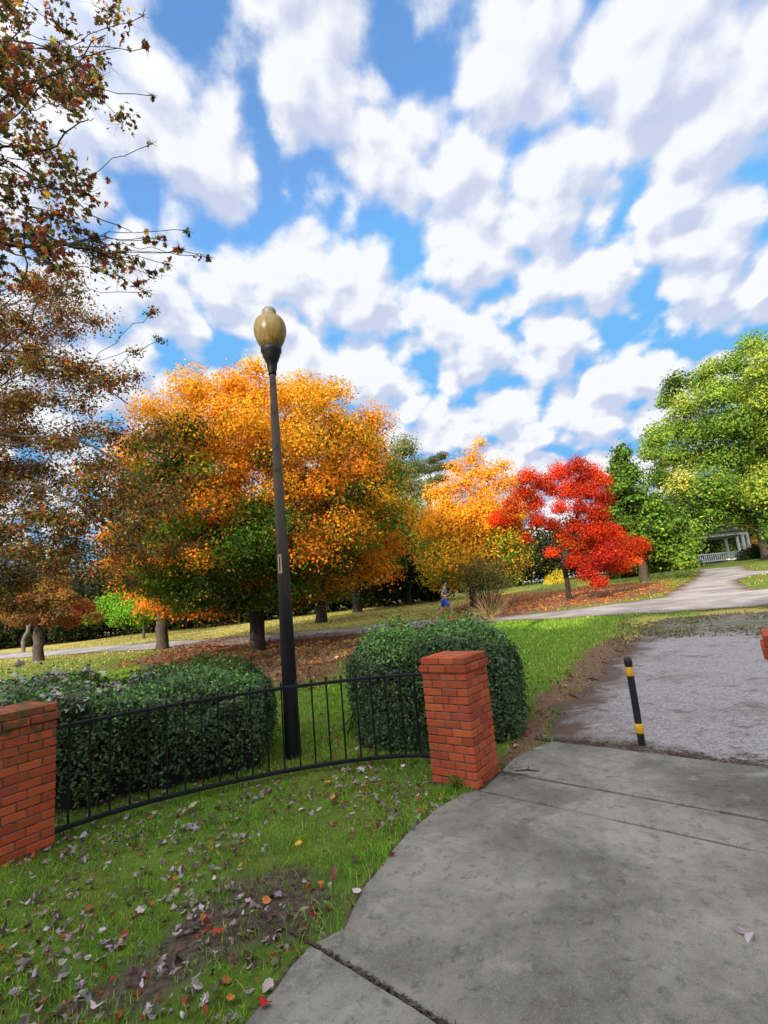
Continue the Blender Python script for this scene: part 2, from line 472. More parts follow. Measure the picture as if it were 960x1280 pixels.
dp, ip = poly_dist(x, y, PAVE)
dg, ig = poly_dist(x, y, GRAV); dq, iq = poly_dist(x, y, PATH); dm, im = poly_dist(x, y, MULCH); dd, idd = poly_dist(x, y, DIRT)
d1, i1 = poly_dist(x, y, LITTER1); d2, i2 = poly_dist(x, y, LITTER2)
flat = np.where(ip | ig | iq | (dp < .03), 0, np.clip(np.minimum(np.minimum(dp, dg), dq) / .3, 0, 1))
z = tz(x, y) + micro(x, y) * flat * np.clip(1.5 - np.abs(y) / 40, .2, 1) - .012 - np.where(ip & (dp > .08), .05, 0)
sd = lambda d, i, w: np.clip(.5 + np.where(i, d, -d) / w, 0, 1)
dirt = np.maximum.reduce([sd(dd, idd, .4), np.where(ip, 1, np.clip(.62 - dp / .10, 0, 1)), .45 * sd(dg, ig, 1.2)])
mulch = np.maximum.reduce([sd(dm, im, .5), .9 * sd(d1, i1, 2.0), .95 * sd(d2, i2, 2.0), .55 * np.clip(1 - dg / .6, 0, 1)])
dry_sunlit = np.clip((y - 18) / 14, 0, 1) * np.clip(.85 - x / 30., .2, 1.)  # far lawn yellows with distance: low sunlight put into the colour
ds, is_ = poly_dist(x, y, STRIP); strip = sd(ds, is_, 1.2)
dry_sunlit = np.maximum(dry_sunlit, strip * .9)
me = bpy.data.meshes.new('ground')
nx, ny = len(gx), len(gy); i = (np.arange(ny - 1)[:, None] * nx + np.arange(nx - 1)[None]).ravel()
mb = MB(); mb.add(np.stack([x, y, z], 1), np.stack([i, i + 1, i + nx + 1, i + nx], 1))
ground = mb.build('ground', M['ground'], smooth=True); ground['kind'] = 'structure'
for nm, val in (('dirt', dirt), ('mulch', mulch), ('dry', dry_sunlit)):
    a = ground.data.attributes.new(nm, 'FLOAT', 'POINT'); a.data.foreach_set('value', val.astype(np.float32))


def gz(x, y):
    """height of the lawn surface"""
    return tz(x, y) + micro(x, y) - .012


def sheet(name, poly, mat, lift, step, wob, seed, w):
    rg = np.random.default_rng(seed); pts = []
    n = len(poly)
    for k in range(n):
        a = np.array(poly[k]); b = np.array(poly[(k + 1) % n]); L = np.linalg.norm(b - a); m_ = max(1, int(L / step))
        d = (b - a) / (L + 1e-9)
        for q in range(m_):
            p = a + (b - a) * q / m_
            off = (vnoise(p[0], p[1], 1.1 / wob, seed) - .5) * wob * 1.6 + (vnoise(p[0], p[1], 4 / wob, seed + 1) - .5) * wob * .7
            pts.append(p + np.array([-d[1], d[0]]) * off)
    pts = np.array(pts); nb = len(pts)
    bx = np.arange(pts[:, 0].min(), pts[:, 0].max(), step * 2.5); by = np.arange(pts[:, 1].min(), pts[:, 1].max(), step * 2.5)
    gx_, gy_ = np.meshgrid(bx, by); gx_ = gx_.ravel() + rg.normal(size=gx_.size) * step * .3; gy_ = gy_.ravel() + rg.normal(size=gy_.size) * step * .3
    d_, in_ = poly_dist(gx_, gy_, pts); ok = in_ & (d_ > step * .6)
    V2 = [Vector(p) for p in pts] + [Vector(p) for p in np.stack([gx_, gy_], 1)[ok]]
    r = delaunay_2d_cdt(V2, [(k, (k + 1) % nb) for k in range(nb)], [], 1, 1e-5)
    P = np.array([tuple(v) for v in r[0]]); f = np.array([list(t) for t in r[2] if len(t) == 3])
    cx, cy = P[f].mean(1).T; _, keep = poly_dist(cx, cy, pts); f = f[keep]
    e = P[f[:, 1]] - P[f[:, 0]]; h = P[f[:, 2]] - P[f[:, 0]]
    fl = (e[:, 0] * h[:, 1] - e[:, 1] * h[:, 0]) < 0; f[fl] = f[fl][:, ::-1]
    mb = MB(); mb.add(np.column_stack([P, tz(P[:, 0], P[:, 1]) + lift]), f)
    o = mb.build(name, mat, smooth=True); o['kind'] = 'structure'
    d_, _ = poly_dist(P[:, 0], P[:, 1], pts)
    a = o.data.attributes.new('edge', 'FLOAT', 'POINT'); a.data.foreach_set('value', np.clip(1 - d_ / w, 0, 1).astype(np.float32))
    return o


gv = sheet('gravel_drive', GRAV, M['gravel'], .004, .14, .25, 11, .9)
vv = np.zeros(len(gv.data.vertices) * 3, np.float32); gv.data.vertices.foreach_get('co', vv); vv = vv.reshape(-1, 3); _d, _i = poly_dist(vv[:, 0], vv[:, 1], STRIP)
gv.data.attributes.new('worn', 'FLOAT', 'POINT').data.foreach_set('value', (sd(_d, _i, 1.6) * .55).astype(np.float32))
sheet('path', PATH, M['path'], .008, .35, .35, 12, .8)

# concrete slabs of the entrance, with joints
pv = np.array(PAVE)
st = np.stack([pv @ A_, pv @ B_], 1)


def clip(poly, lo, hi):
    """keep lo < t < hi (second coordinate)"""
    for lim, sg in ((lo, 1), (hi, -1)):
        out = []
        for k in range(len(poly)):
            a, b = poly[k], poly[(k + 1) % len(poly)]
            da, db = sg * (a[1] - lim), sg * (b[1] - lim)
            if da >= 0: out.append(a)
            if (da > 0) != (db > 0): out.append(a + (b - a) * da / (da - db))
        poly = out
    return poly


tj = np.array([.92, 4.69]) @ B_; tk = np.array([.61, 4.37]) @ B_; tc = np.array([-.50, 2.70]) @ B_
mb = MB()
for lo, hi, dz in ((-9, tc - .011, -.004), (tc + .011, tk - .011, .0), (tk + .011, tj - .011, .001), (tj + .009, 20, .009)):
    q = np.array(clip(list(st), lo, hi)); P2 = []
    for k in range(len(q)):                                   # ragged, slightly broken edges
        a, b = q[k], q[(k + 1) % len(q)]; n_ = max(1, int(np.linalg.norm(b - a) / .04))
        nrm = np.array([-(b - a)[1], (b - a)[0]]) / (np.linalg.norm(b - a) + 1e-9)
        for w in range(n_):
            p = a + (b - a) * w / n_
            P2.append(p + nrm * ((vnoise(p[0], p[1], 9, 2) - .5) * .012 + (vnoise(p[0], p[1], 30, 7) - .5) * .008))
    P2 = np.array(P2); c = P2.mean(0); n_ = len(P2)
    XY = P2[:, :1] * A_ + P2[:, 1:] * B_
    nin = np.roll(P2, -1, 0) - np.roll(P2, 1, 0); nin = np.stack([-nin[:, 1], nin[:, 0]], 1); nin /= np.linalg.norm(nin, axis=1)[:, None] + 1e-9
    if ((P2[:, 0] * np.roll(P2[:, 1], -1) - np.roll(P2[:, 0], -1) * P2[:, 1]).sum()) < 0: nin = -nin
    P3 = P2 + nin * .008; XI = P3[:, :1] * A_ + P3[:, 1:] * B_
    ring = lambda xy, z_: np.column_stack([xy, np.full(len(xy), z_)])
    V = np.vstack([ring(XY, -.12), ring(XY, dz - .008), ring(XI, dz)])
    k = np.arange(n_); k2 = (k + 1) % n_
    mb.add(V, np.vstack([np.stack([k + r * n_, k2 + r * n_, k2 + (r + 1) * n_, k + (r + 1) * n_], 1) for r in (0, 1)]))
    r = delaunay_2d_cdt([Vector(p) for p in XI], [(a, (a + 1) % n_) for a in range(n_)], [], 1, 1e-6)
    T = np.array([list(t) for t in r[2] if len(t) == 3]); PP = np.array([tuple(v) for v in r[0]])
    e = PP[T[:, 1]] - PP[T[:, 0]]; h = PP[T[:, 2]] - PP[T[:, 0]]
    fl = (e[:, 0] * h[:, 1] - e[:, 1] * h[:, 0]) < 0; T[fl] = T[fl][:, ::-1]
    mb.add(ring(PP, dz), T)
o = mb.build('pavement', M['concrete']); o['kind'] = 'structure'

# ------------------------------------------------------------------ brick pillars
def pillar(corner, dl, w, h, label, mat, seed, base=0.):
    """square brick pillar: corner = front corner, dl = direction angle (deg) of its left face edge"""
    rg = random.Random(seed)
    a = math.radians(dl); u = np.array([math.cos(a), math.sin(a)]); v = np.array([u[1], -u[0]])     # u along left face, v along right face
    c = np.array(corner) + (u + v) * w / 2
    t = thing('brick_pillar', label, 'pillar', (c[0], c[1], base), 'brick gate pillars')
    rot = a
    NC = 16; ch = h / NC; bh = ch - .0105

    def course(mb, k, grow, zc):
        W = w + grow * 2
        L = (W + .010) / 2.33
        for side in range(4):
            ang = rot + side * math.pi / 2
            ux = np.array([math.cos(ang), math.sin(ang)]); nx_ = np.array([-ux[1], ux[0]])
            # pinwheel: each side starts flush with one corner and stops short of the next one
            run = W - .095 - .010
            cuts = [0.]; p = L
            while p < run - .06: cuts.append(p); p += L
            cuts.append(run + .010)
            if k % 2: cuts = [W + .010 - q for q in cuts[::-1]]
            for q in range(len(cuts) - 1):
                l = cuts[q + 1] - cuts[q] - .008
                mid = -W / 2 + cuts[q] + l / 2
                cc = ux * mid + nx_ * (W / 2 - .0475 + rg.uniform(-.0008, .0008))
                b = rg.random(); hue = rg.uniform(.85, 1.15)
                col = np.array([.40, .073, .023]) * (.74 + .5 * b); col[1] *= hue
                if rg.random() < .08: col = np.array([.32, .062, .03])
                box(mb, (cc[0], cc[1], zc + rg.uniform(-.001, .001)), (l, .095, bh), ang + rg.uniform(-.002, .002), col, .004)
    mb = MB(); cap = MB(); core = MB()
    for k in range(NC):
        zc = ch * (k + .5) - .03 * 0
        if k == NC - 2: course(cap, k, .018, zc)
        elif k == NC - 1: course(cap, k, .0, zc)
        else: course(mb, k, 0, zc)
    box(core, (0, 0, (h - .02) / 2 - .1), (w - .013, w - .013, h - .02 + .2), rot)
    sh = mb.build('shaft', mat, t); cp = cap.build('cap', mat, t); core.build('mortar_core', M['mortar'], t)
    # flat top bricks
    top = MB(); n_ = 4
    for q in range(n_):
        l = (w - .2) / n_
        box(top, (*(np.array([math.cos(rot), math.sin(rot)]) * (-(w - .2) / 2 + l * (q + .5))), h - ch / 2 - .001), (l - .008, w - .2, bh), rot, np.array([.38, .10, .045]) * rg.uniform(.85, 1.15), .004)
    top.build('top_brick', mat, cp)
    return t


pillar((.57, 4.40), 145, .44, 1.07, 'clean red brick gate pillar standing at the corner of the concrete', M['brick'], 1)
lp = at(68, 1056); lq = at(0, 1086); dv = lq - lp; la = math.degrees(math.atan2(dv[1], dv[0]))
pillar(tuple(lp[:2]), la, .46, 1.05, 'mossy red brick pillar cut off by the left edge of the photo, where the iron fence starts', M['mossbrick'], 2)
pr = away(953.5, 794, 3.2); ua = np.array([math.cos(math.radians(145)), math.sin(math.radians(145))])
pillar(tuple(pr[:2] - ua * .44), 145, .44, float(pr[2]), 'red brick pillar of which only a cap corner shows at the right edge', M['brick'], 3)

# ------------------------------------------------------------------ iron fence
zr = .07
FP = [at(75, 1036, zr)[:2], at(140, 1019, zr)[:2], at(220, 996, zr)[:2], at(310, 971, zr)[:2], at(370, 958, zr)[:2], at(430, 951, zr)[:2], at(500, 947, zr)[:2], at(535, 947, zr)[:2], at(560, 948, zr)[:2]]
FP = np.array(FP); FP[0] = (lp[0] - .05, lp[1] + .10)
tt = np.linspace(0, 1, len(FP)); cx = np.polyfit(tt, FP[:, 0], 3); cy = np.polyfit(tt, FP[:, 1], 3)
ts = np.linspace(0, 1, 60); arc = np.stack([np.polyval(cx, ts), np.polyval(cy, ts)], 1)
fo = np.array([*arc[30], 0.])
fence = thing('iron_fence', 'low black iron fence curving between the two left brick pillars', 'fence', fo)
zt = .84


def rail(name, zc, wd, hh):
    mb = MB(); T = unit(np.gradient(arc, axis=0)); Nn = np.stack([-T[:, 1], T[:, 0]], 1)
    b = .004
    prof = [(-wd / 2, -hh / 2 + b), (-wd / 2 + b, -hh / 2), (wd / 2 - b, -hh / 2), (wd / 2, -hh / 2 + b), (wd / 2, hh / 2 - b), (wd / 2 - b, hh / 2), (-wd / 2 + b, hh / 2), (-wd / 2, hh / 2 - b)]
    V = np.stack([np.column_stack([arc + Nn * p[0], np.full(len(arc), zc + p[1])]) for p in prof], 1)
    n = len(arc); m_ = len(prof); i = np.arange(n - 1)[:, None] * m_; j = np.arange(m_)[None]; k = (j + 1) % m_
    mb.add(V.reshape(-1, 3), np.stack([i + j, i + m_ + j, i + m_ + k, i + k], -1).reshape(-1, 4))
    return mb.build(name, M['blackmetal'], fence, fo)


rail('top_rail', zt, .042, .03); rail('bottom_rail', zr, .035, .035)
L = np.concatenate([[0], np.cumsum(np.linalg.norm(np.diff(arc, axis=0), axis=1))])
mb = MB(); box(mb, (0, 0, (zt + zr) / 2 + .01), (.016, .016, zt - zr + .06), .3, bev=.002)
lathe(mb, [(.012, zt + .028), (.014, zt + .036), (.004, zt + .062), (0, zt + .066)], (0, 0, 0), 8)
bal0 = None
for s in np.arange(.10, L[-1] - .12, .150):
    p = np.array([np.interp(s, L, arc[:, 0]), np.interp(s, L, arc[:, 1])])
    if bal0 is None: b = bal0 = mb.build('baluster', M['blackmetal'], fence)
    else: b = bal0.copy(); COL.objects.link(b); b.parent = fence
    b.location = (p[0] - fo[0], p[1] - fo[1], 0)

# ------------------------------------------------------------------ lamp post
lb = at(367, 946); lx, ly = lb[0], lb[1]
lamp = thing('lamp_post', 'tall dark tapered lamp post with an amber acorn globe behind the fence', 'street lamp', (lx, ly, 0))
mb = MB(); lathe(mb, [(.088, -.1), (.088, .0), (.085, .4), (.080, 1.2), (.066, 2.6), (.052, 3.8), (.038, 4.62)], (0, 0, 0), 24)
pole = mb.build('pole', M['pole'], lamp, smooth=True)
mb = MB(); lathe(mb, [(.040, 4.50), (.050, 4.505), (.050, 4.55), (.062, 4.60), (.066, 4.66), (.085, 4.70), (.105, 4.755), (.118, 4.80), (.13, 4.82), (.13, 4.86), (.122, 4.875), (.11, 4.88)], (0, 0, 0), 28)
mb.build('globe_holder', M['blackmetal'], lamp, smooth=True)
mb = MB(); prof = []
zb, zt_, rm = 4.865, 5.30, .205
for q in np.linspace(0, 1, 22):
    zz = zb + (zt_ - zb) * q
    r = .118 + (rm - .118) * math.sin(min(q / .58, 1) * math.pi / 2) if q < .58 else .075 + (rm - .075) * math.sqrt(max(0, 1 - ((q - .58) / .42) ** 2.2))
    prof.append((r, zz))
lathe(mb, prof, (0, 0, 0), 36); gl = mb.build('globe', M['globe'], lamp, smooth=True)
mb = MB(); lathe(mb, [(.092, 5.285), (.100, 5.305), (.086, 5.325), (.092, 5.355), (.090, 5.385), (.070, 5.415), (.036, 5.437), (0, 5.445)], (0, 0, 0), 24)
mb.build('finial', M['finial'], lamp, smooth=True)
# sticker with a column of digits, wrapped on the camera side of the pole
mb = MB(); ink = MB(); a0 = math.atan2(-ly, -lx) - .55; zs0, zs1 = 2.02, 2.24
rr = lambda zz: float(np.interp(zz, [1.2, 2.6], [.080, .066]))
ang = np.linspace(a0 - .36, a0 + .36, 7)
V = [[(rr(zz) + .0015) * math.cos(q), (rr(zz) + .0015) * math.sin(q), zz] for zz in (zs0, zs1) for q in ang]
mb.add(V, [[k, k + 1, k + 8, k + 7] for k in range(6)])
stk = mb.build('sticker', M['paper'], pole)
rg = random.Random(4)
za, zb_ = zs0 + .03, zs1 - .03
ink.add([[(rr(q) + .0028) * math.cos(a_), (rr(q) + .0028) * math.sin(a_), q] for q in (za, zb_) for a_ in (a0 - .10, a0 + .10)], [[0, 1, 3, 2]])
ink.build('printed_mark', M['ink'], stk)

# ------------------------------------------------------------------ bollard
bp = at(803, 933)
bo = thing('bollard', 'thin black bollard with two yellow bands at the edge of the gravel', 'bollard', (bp[0], bp[1], 0))
r0 = .033
mb = MB(); lathe(mb, [(r0, -.1), (r0, .76)], (0, 0, 0), 24); mb.build('post', M['bollardblack'], bo, smooth=False)
mb = MB(); lathe(mb, [(r0 + .004, .755), (r0 + .005, .79), (r0 + .003, .815), (r0 * .8, .832), (r0 * .4, .841), (0, .843)], (0, 0, 0), 24); mb.build('end_cap', M['bollardblack'], bo, smooth=True)
for zc, hh, rrr in ((.70, .085, .0025), (.165, .09, .006)):
    mb = MB(); lathe(mb, [(r0 + rrr * .5, zc - hh / 2), (r0 + rrr, zc - hh / 2 + .004), (r0 + rrr * .8, zc), (r0 + rrr, zc + hh / 2 - .004), (r0 + rrr * .5, zc + hh / 2)], (0, 0, 0), 24)
    mb.build('yellow_band', M['yellow'], bo, smooth=True)

# ------------------------------------------------------------------ hedges
def hedge(name, label, axis, halfw, height, n, seed, tops, dark, pale=None, core_shrink=.17, bare=1., rough=1.):
    """clipped hedge along a plan polyline 'axis'"""
    rg = np.random.default_rng(seed); ax = np.asarray(axis, float)
    o = np.array([*ax.mean(0), 0.])
    seg = np.linalg.norm(np.diff(ax, axis=0), axis=1); cum = np.concatenate([[0], np.cumsum(seg)]); Ltot = cum[-1]

    def surf(s, th, k):
        """s along (0..Ltot), th 0..1 across from the front foot over the top to the back foot, k scale"""
        px = np.interp(s, cum, ax[:, 0]); py = np.interp(s, cum, ax[:, 1])
        tx = np.interp(s + .01, cum, ax[:, 0]) - np.interp(s - .01, cum, ax[:, 0]); ty = np.interp(s + .01, cum, ax[:, 1]) - np.interp(s - .01, cum, ax[:, 1])
        l = np.hypot(tx, ty) + 1e-9; nx_, ny_ = -ty / l, tx / l
        a = math.pi * th; c_, s_ = np.cos(a), np.sin(a); pw = .33
        ex, ez = np.sign(c_) * np.abs(c_) ** pw, np.abs(s_) ** pw
        end = np.minimum(s, Ltot - s); es = np.clip(end / (halfw * .55), 0, 1); es = np.sqrt(np.clip(1 - (1 - es) ** 2.4, 0.0, 1))
        lump = 1 + (vnoise(s * 1.0, th * 3, 2.1, seed) - .5) * .30 * rough + (vnoise(s, th * 3, 6, seed + 1) - .5) * .20 * rough
        hw = halfw * (.45 + .55 * es) * lump * k; hh = height * (.80 + .20 * es) * (1 + (lump - 1) * .7) * (1 - (1 - k) * .8)
        return np.stack([px - nx_ * ex * hw, py - ny_ * ex * hw, ez * hh + .0], 1), np.stack([-nx_ * ex, -ny_ * ex, ez * .8 + .1], 1)
    t = thing(name, label, 'hedge', o, 'clipped hedges behind the fence')
    s = rg.uniform(-.02, Ltot + .02, n); side = rg.random(n); q = rg.random(n)
    zq = np.where(side < .36, q ** bare, q); th = np.where(side < .66, np.arcsin(np.clip(zq, 0, 1) ** (1 / .33)) / math.pi, 0)
    th = np.where((side >= .36) & (side < .66), 1 - th, th); th = np.where(side >= .66, np.arccos(np.sign(q - .5) * np.abs(2 * q - 1) ** (1 / .33)) / math.pi, th)
    k = 1.02 - np.abs(rg.normal(size=n)) * .09 + np.where(rg.random(n) < .10, rg.random(n) ** 2 * .20, 0)
    P, N = surf(s, th, k)
    # end caps
    m_ = n // 5; th2 = rg.random(m_); kk = np.sqrt(rg.random(m_)); s2 = np.where(rg.random(m_) < .5, rg.normal(size=m_) * .05, Ltot + rg.normal(size=m_) * .05)
    P2, N2 = surf(np.clip(s2, 0, Ltot), th2, kk)
    tdir = unit(np.array([[*(ax[1] - ax[0]), 0.]]))
    P2 = P2 + np.where(s2 > Ltot / 2, 1, -1)[:, None] * tdir * (np.abs(rg.normal(size=m_)) * .05)[:, None]
    N2 = N2 * .4 + np.where(s2 > Ltot / 2, 1, -1)[:, None] * tdir
    P = np.vstack([P, P2]); N = np.vstack([N, N2]); th = np.concatenate([th, th2]); s = np.concatenate([s, s2])
    nn = len(P); N = unit(unit(N) + rg.normal(size=(nn, 3)) * .65)
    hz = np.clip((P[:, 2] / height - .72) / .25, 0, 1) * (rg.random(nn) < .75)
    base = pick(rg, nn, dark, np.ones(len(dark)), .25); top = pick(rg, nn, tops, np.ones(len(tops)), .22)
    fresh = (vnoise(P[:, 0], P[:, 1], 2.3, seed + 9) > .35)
    col = np.where((hz * fresh)[:, None] > rg.random((nn, 1)) * .9, top, base)  # lighter top leaves: new growth, plus sunlight put into the colour
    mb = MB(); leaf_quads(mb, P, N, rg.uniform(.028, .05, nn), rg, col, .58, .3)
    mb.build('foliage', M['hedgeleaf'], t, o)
    if pale is not None:                                                             # dead leaves lying on the top
        q = (rg.random(nn) < pale[3]) & (P[:, 2] > height * .86) & (P[:, 0] < pale[0]) & (P[:, 0] > pale[1])
        Pq = P[q] + [0, 0, .015]; c_ = pick(rg, len(Pq), [(.42, .37, .33), (.30, .25, .21), (.50, .45, .41), (.24, .16, .12)], [3, 2, 2, 1], .2)
        lm = MB(); leaf_shapes(lm, Pq, unit(np.array([0, 0, 1.]) + rg.normal(size=(len(Pq), 3)) * .35), rg.uniform(.06, .11, len(Pq)), rg, c_, MAPLE, .35)
        stuff(lm.build('fallen_leaves', M['dryleaf']), pale[2], 'fallen leaves')
    # inner stems, and a closed core shell whose near-black colour paints the inner shade
    sm = MB(); lines = []
    for _ in range(int(Ltot * 34)):
        s0 = rg.uniform(.1, Ltot - .1); p0, _n = surf(np.array([s0]), np.array([.5]), np.array([1.0])); b = p0[0].copy(); b[2] = -.05; b[:2] += rg.normal(size=2) * halfw * .3
        e, _n = surf(np.array([np.clip(s0 + rg.normal() * .3, .05, Ltot - .05)]), np.array([rg.uniform(.05, .95)]), np.array([.9]))
        mid = (b + e[0]) / 2 + rg.normal(size=3) * .07
        lines.append(([b, mid, e[0]], [.011, .007, .003]))
    tubes(sm, lines, 4)
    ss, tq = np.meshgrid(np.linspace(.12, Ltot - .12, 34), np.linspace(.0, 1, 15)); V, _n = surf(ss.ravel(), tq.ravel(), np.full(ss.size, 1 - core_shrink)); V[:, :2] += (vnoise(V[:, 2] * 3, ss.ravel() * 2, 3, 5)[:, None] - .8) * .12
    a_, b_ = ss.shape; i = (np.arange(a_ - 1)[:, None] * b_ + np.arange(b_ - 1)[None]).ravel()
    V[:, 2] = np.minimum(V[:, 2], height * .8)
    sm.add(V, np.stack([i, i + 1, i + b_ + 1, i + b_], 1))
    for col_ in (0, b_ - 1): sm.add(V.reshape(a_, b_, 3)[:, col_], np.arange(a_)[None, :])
    sm.build('stems', M['twigcore'], t, o)
    return t, surf


DK = [(.045, .088, .022), (.06, .115, .03), (.034, .065, .02), (.09, .135, .045)]
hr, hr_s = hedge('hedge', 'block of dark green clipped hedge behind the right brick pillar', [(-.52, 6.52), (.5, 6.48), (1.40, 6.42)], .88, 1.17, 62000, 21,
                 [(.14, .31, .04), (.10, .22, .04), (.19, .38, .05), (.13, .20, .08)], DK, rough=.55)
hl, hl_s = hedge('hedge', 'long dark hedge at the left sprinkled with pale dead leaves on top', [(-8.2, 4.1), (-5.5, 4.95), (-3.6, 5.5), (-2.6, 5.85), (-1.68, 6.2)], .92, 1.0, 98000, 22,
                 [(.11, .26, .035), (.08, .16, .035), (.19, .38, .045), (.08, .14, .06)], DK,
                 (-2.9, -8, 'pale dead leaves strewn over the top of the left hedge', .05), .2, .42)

# ------------------------------------------------------------------ trees
def interp_path(a, b, rg, sag=.12, n=6, up=.25):
    a = np.asarray(a, float); b = np.asarray(b, float); d = b - a; L = np.linalg.norm(d)
    m_ = a + d * .5 + np.array([0, 0, up * L * .5]) * (1 if d[2] > -.3 * L else -.3) - np.array([d[0], d[1], 0]) * .08
    t = np.linspace(0, 1, n)[:, None]
    P = (1 - t) ** 2 * a + 2 * t * (1 - t) * m_ + t * t * b
    P[1:-1] += rg.normal(size=(n - 2, 3)) * L * .02
    return P


def skeleton(base, fork, tips, rg, r_trunk, r_tip=.012, lean=(0, 0), up=.25):
    """trunk from base to fork height then limbs that reach every tip, branching off what is already there"""
    base = np.asarray(base, float)
    nodes = []; par = []
    top = base + [lean[0], lean[1], fork]
    for q in np.linspace(0, 1, 6):
        p = base + (top - base) * q + np.array([*(rg.normal(size=2) * r_trunk * .13 * (0 < q < 1)), 0]); nodes.append(p); par.append(len(nodes) - 2)
    tips = np.asarray(tips, float)
    order = np.argsort(np.linalg.norm(tips - top, axis=1)); ntr = len(nodes); br = []
    for ti in order:
        tip = tips[ti]; N = np.array(nodes); d = tip - N; L = np.linalg.norm(d, axis=1)
        h0 = np.hypot(tip[0] - base[0], tip[1] - base[1]); hn = np.hypot(N[:, 0] - base[0], N[:, 1] - base[1])
        cost = L + 1.6 * np.maximum(0, hn - h0 * .75) + np.maximum(0, N[:, 2] - tip[2]) * .9
        cost[:max(1, ntr - 3)] += 100
        k = int(np.argmin(cost))
        P = interp_path(N[k], tip, rg, n=8, up=up); idx = [k]
        for p in P[1:]: nodes.append(p); par.append(idx[-1]); idx.append(len(nodes) - 1)
        br.append(idx)
    n = len(nodes); cnt = np.zeros(n)
    isleaf = np.ones(n, bool)
    for k in range(n):
        if par[k] >= 0: isleaf[par[k]] = False
    cnt[isleaf] = 1
    for k in range(n - 1, 0, -1): cnt[par[k]] += cnt[k]
    rad = r_tip * cnt ** .5; f_ = r_trunk / rad[0]
    rad = r_tip * cnt ** (math.log(r_trunk / r_tip) / math.log(max(cnt[0], 2)))
    return np.array(nodes), par, rad, br, ntr


def tree(name, label, base, fork, r_trunk, clumps, nleaf, lsize, colf, leafmat='leaf', bark='bark', seed=0, group=None, lean=(0, 0), shape='quad',
         r_tip=.012, twigs=4, up=.25, flat=.55, droop=0., sides=8, tw_len=1., aspect=.6, hollow=1.8, cat='tree', extra=()):
    """clumps: array of (x, y, z, radius) in metres, absolute"""
    rg = np.random.default_rng(seed); clumps = np.asarray(clumps, float); base = np.asarray(base, float)
    t = thing(name, label, cat, base, group)
    N, par, rad, br, ntr = skeleton(base, fork, clumps[:, :3], rg, r_trunk, r_tip, lean, up)
    mb = MB()
    R = rad[:ntr].copy(); P = N[:ntr].copy(); R[0] *= 1.45; P0 = np.vstack([base - [0, 0, .3], P[:1] + [0, 0, .25 * min(1, fork * .2)], P[1:]]); R0 = np.concatenate([[R[0] * 1.15], [rad[0] * 1.12], R[1:]])
    tubes(mb, [(P0, R0)], 12)
    trunk = mb.build('trunk', M[bark], t, base, smooth=True)
    bm = MB(); tubes(bm, [(N[i], np.concatenate([[rad[i[1]]], rad[i[1:]]])) for i in br], sides if r_trunk > .2 else 6)
    # fine twigs inside every clump
    lines = []
    for c in clumps:
        for _ in range(twigs):
            d = unit(rg.normal(size=3) * [1, 1, flat] + [0, 0, .15]) * c[3] * rg.uniform(.5, 1.0) * tw_len
            m_ = c[:3] + d * .5 + rg.normal(size=3) * c[3] * .08
            lines.append(([c[:3], m_, c[:3] + d - [0, 0, droop * c[3] * .4]], [r_tip * .8, r_tip * .55, r_tip * .3]))
    tubes(bm, list(extra), 6)
    if lines: tubes(bm, lines, 3, cap=False)
    bm.build('limbs', M[bark], trunk, base, smooth=True)
    w = clumps[:, 3] ** 2; k = rg.choice(len(clumps), nleaf, p=w / w.sum())
    d = unit(rg.normal(size=(nleaf, 3))); rr = rg.random(nleaf) ** (1 / hollow)
    d[:, 2] = np.where(d[:, 2] < -.25, d[:, 2] * .75, d[:, 2]); rr = np.where(rng_wide(rg, nleaf), rr * rg.uniform(1., 1.55, nleaf), rr)
    off = d * rr[:, None] * clumps[k, 3][:, None]; off[:, 2] *= flat
    off[:, 2] -= droop * clumps[k, 3] * (np.hypot(off[:, 0], off[:, 1]) / clumps[k, 3]) ** 2
    off += rg.normal(size=off.shape) * clumps[k, 3][:, None] * .07
    Pl = clumps[k, :3] + off
    Nn = unit(unit(off + 1e-6) * .8 + np.array([0, -.1, .3]) + rg.normal(size=(nleaf, 3)) * .42)
    ctr = clumps[:, :3].mean(0); col = colf(rg, Pl, k, off)
    lm = MB(); sz = rg.uniform(.7, 1.25, nleaf) * lsize
    if shape == 'quad': leaf_quads(lm, Pl, Nn, sz, rg, col, aspect, .3)
    else:
        ax_ = unit(rg.normal(size=(nleaf, 3)) * .7 + np.array([0, 0, -1.])); Nn = unit(rg.normal(size=(nleaf, 3)) + [0, -.3, .2])
        leaf_shapes(lm, Pl, Nn, sz, rg, col, MAPLE, .3, ax_)
    lm.build('crown', M[leafmat], t, base)
    return t


def rng_wide(rg, n):
    return rg.random(n) < .22


def dome(c, rx, ry, zlo, zhi, n, r0, r1, seed, shell=.5, pw=2.3, skirt=.8, irr=.12):
    """clump centres filling a lumpy dome: half-ellipsoid above c, skirt below"""
    rg = np.random.default_rng(seed); out = []; tries = 0
    zc = zlo + (zhi - zlo) * .38
    while len(out) < n and tries < n * 200:
        tries += 1
        d = unit(rg.normal(size=3)); d = d / (np.abs(d) ** pw).sum() ** (1 / pw); r = shell + (1 - shell) * rg.random() ** .6
        hz = (zhi - zc) if d[2] > 0 else (zc - zlo)
        az = math.atan2(d[1], d[0]); wob = 1 + irr * math.sin(3 * az + seed) + irr * .6 * math.sin(5 * az + 2 * seed + d[2] * 4)
        rad = rg.uniform(r0, r1)
        p = np.array([c[0] + d[0] * (rx * wob - rad * .6) * r, c[1] + d[1] * (ry * wob - rad * .6) * r, zc + d[2] * (hz - rad * .45) * r])
        if all(np.linalg.norm(p - q[:3]) > .62 * (rad + q[3]) * (1 - .35 * tries / (n * 200)) for q in out): out.append(np.array([*p, rad]))
    return np.array(out)


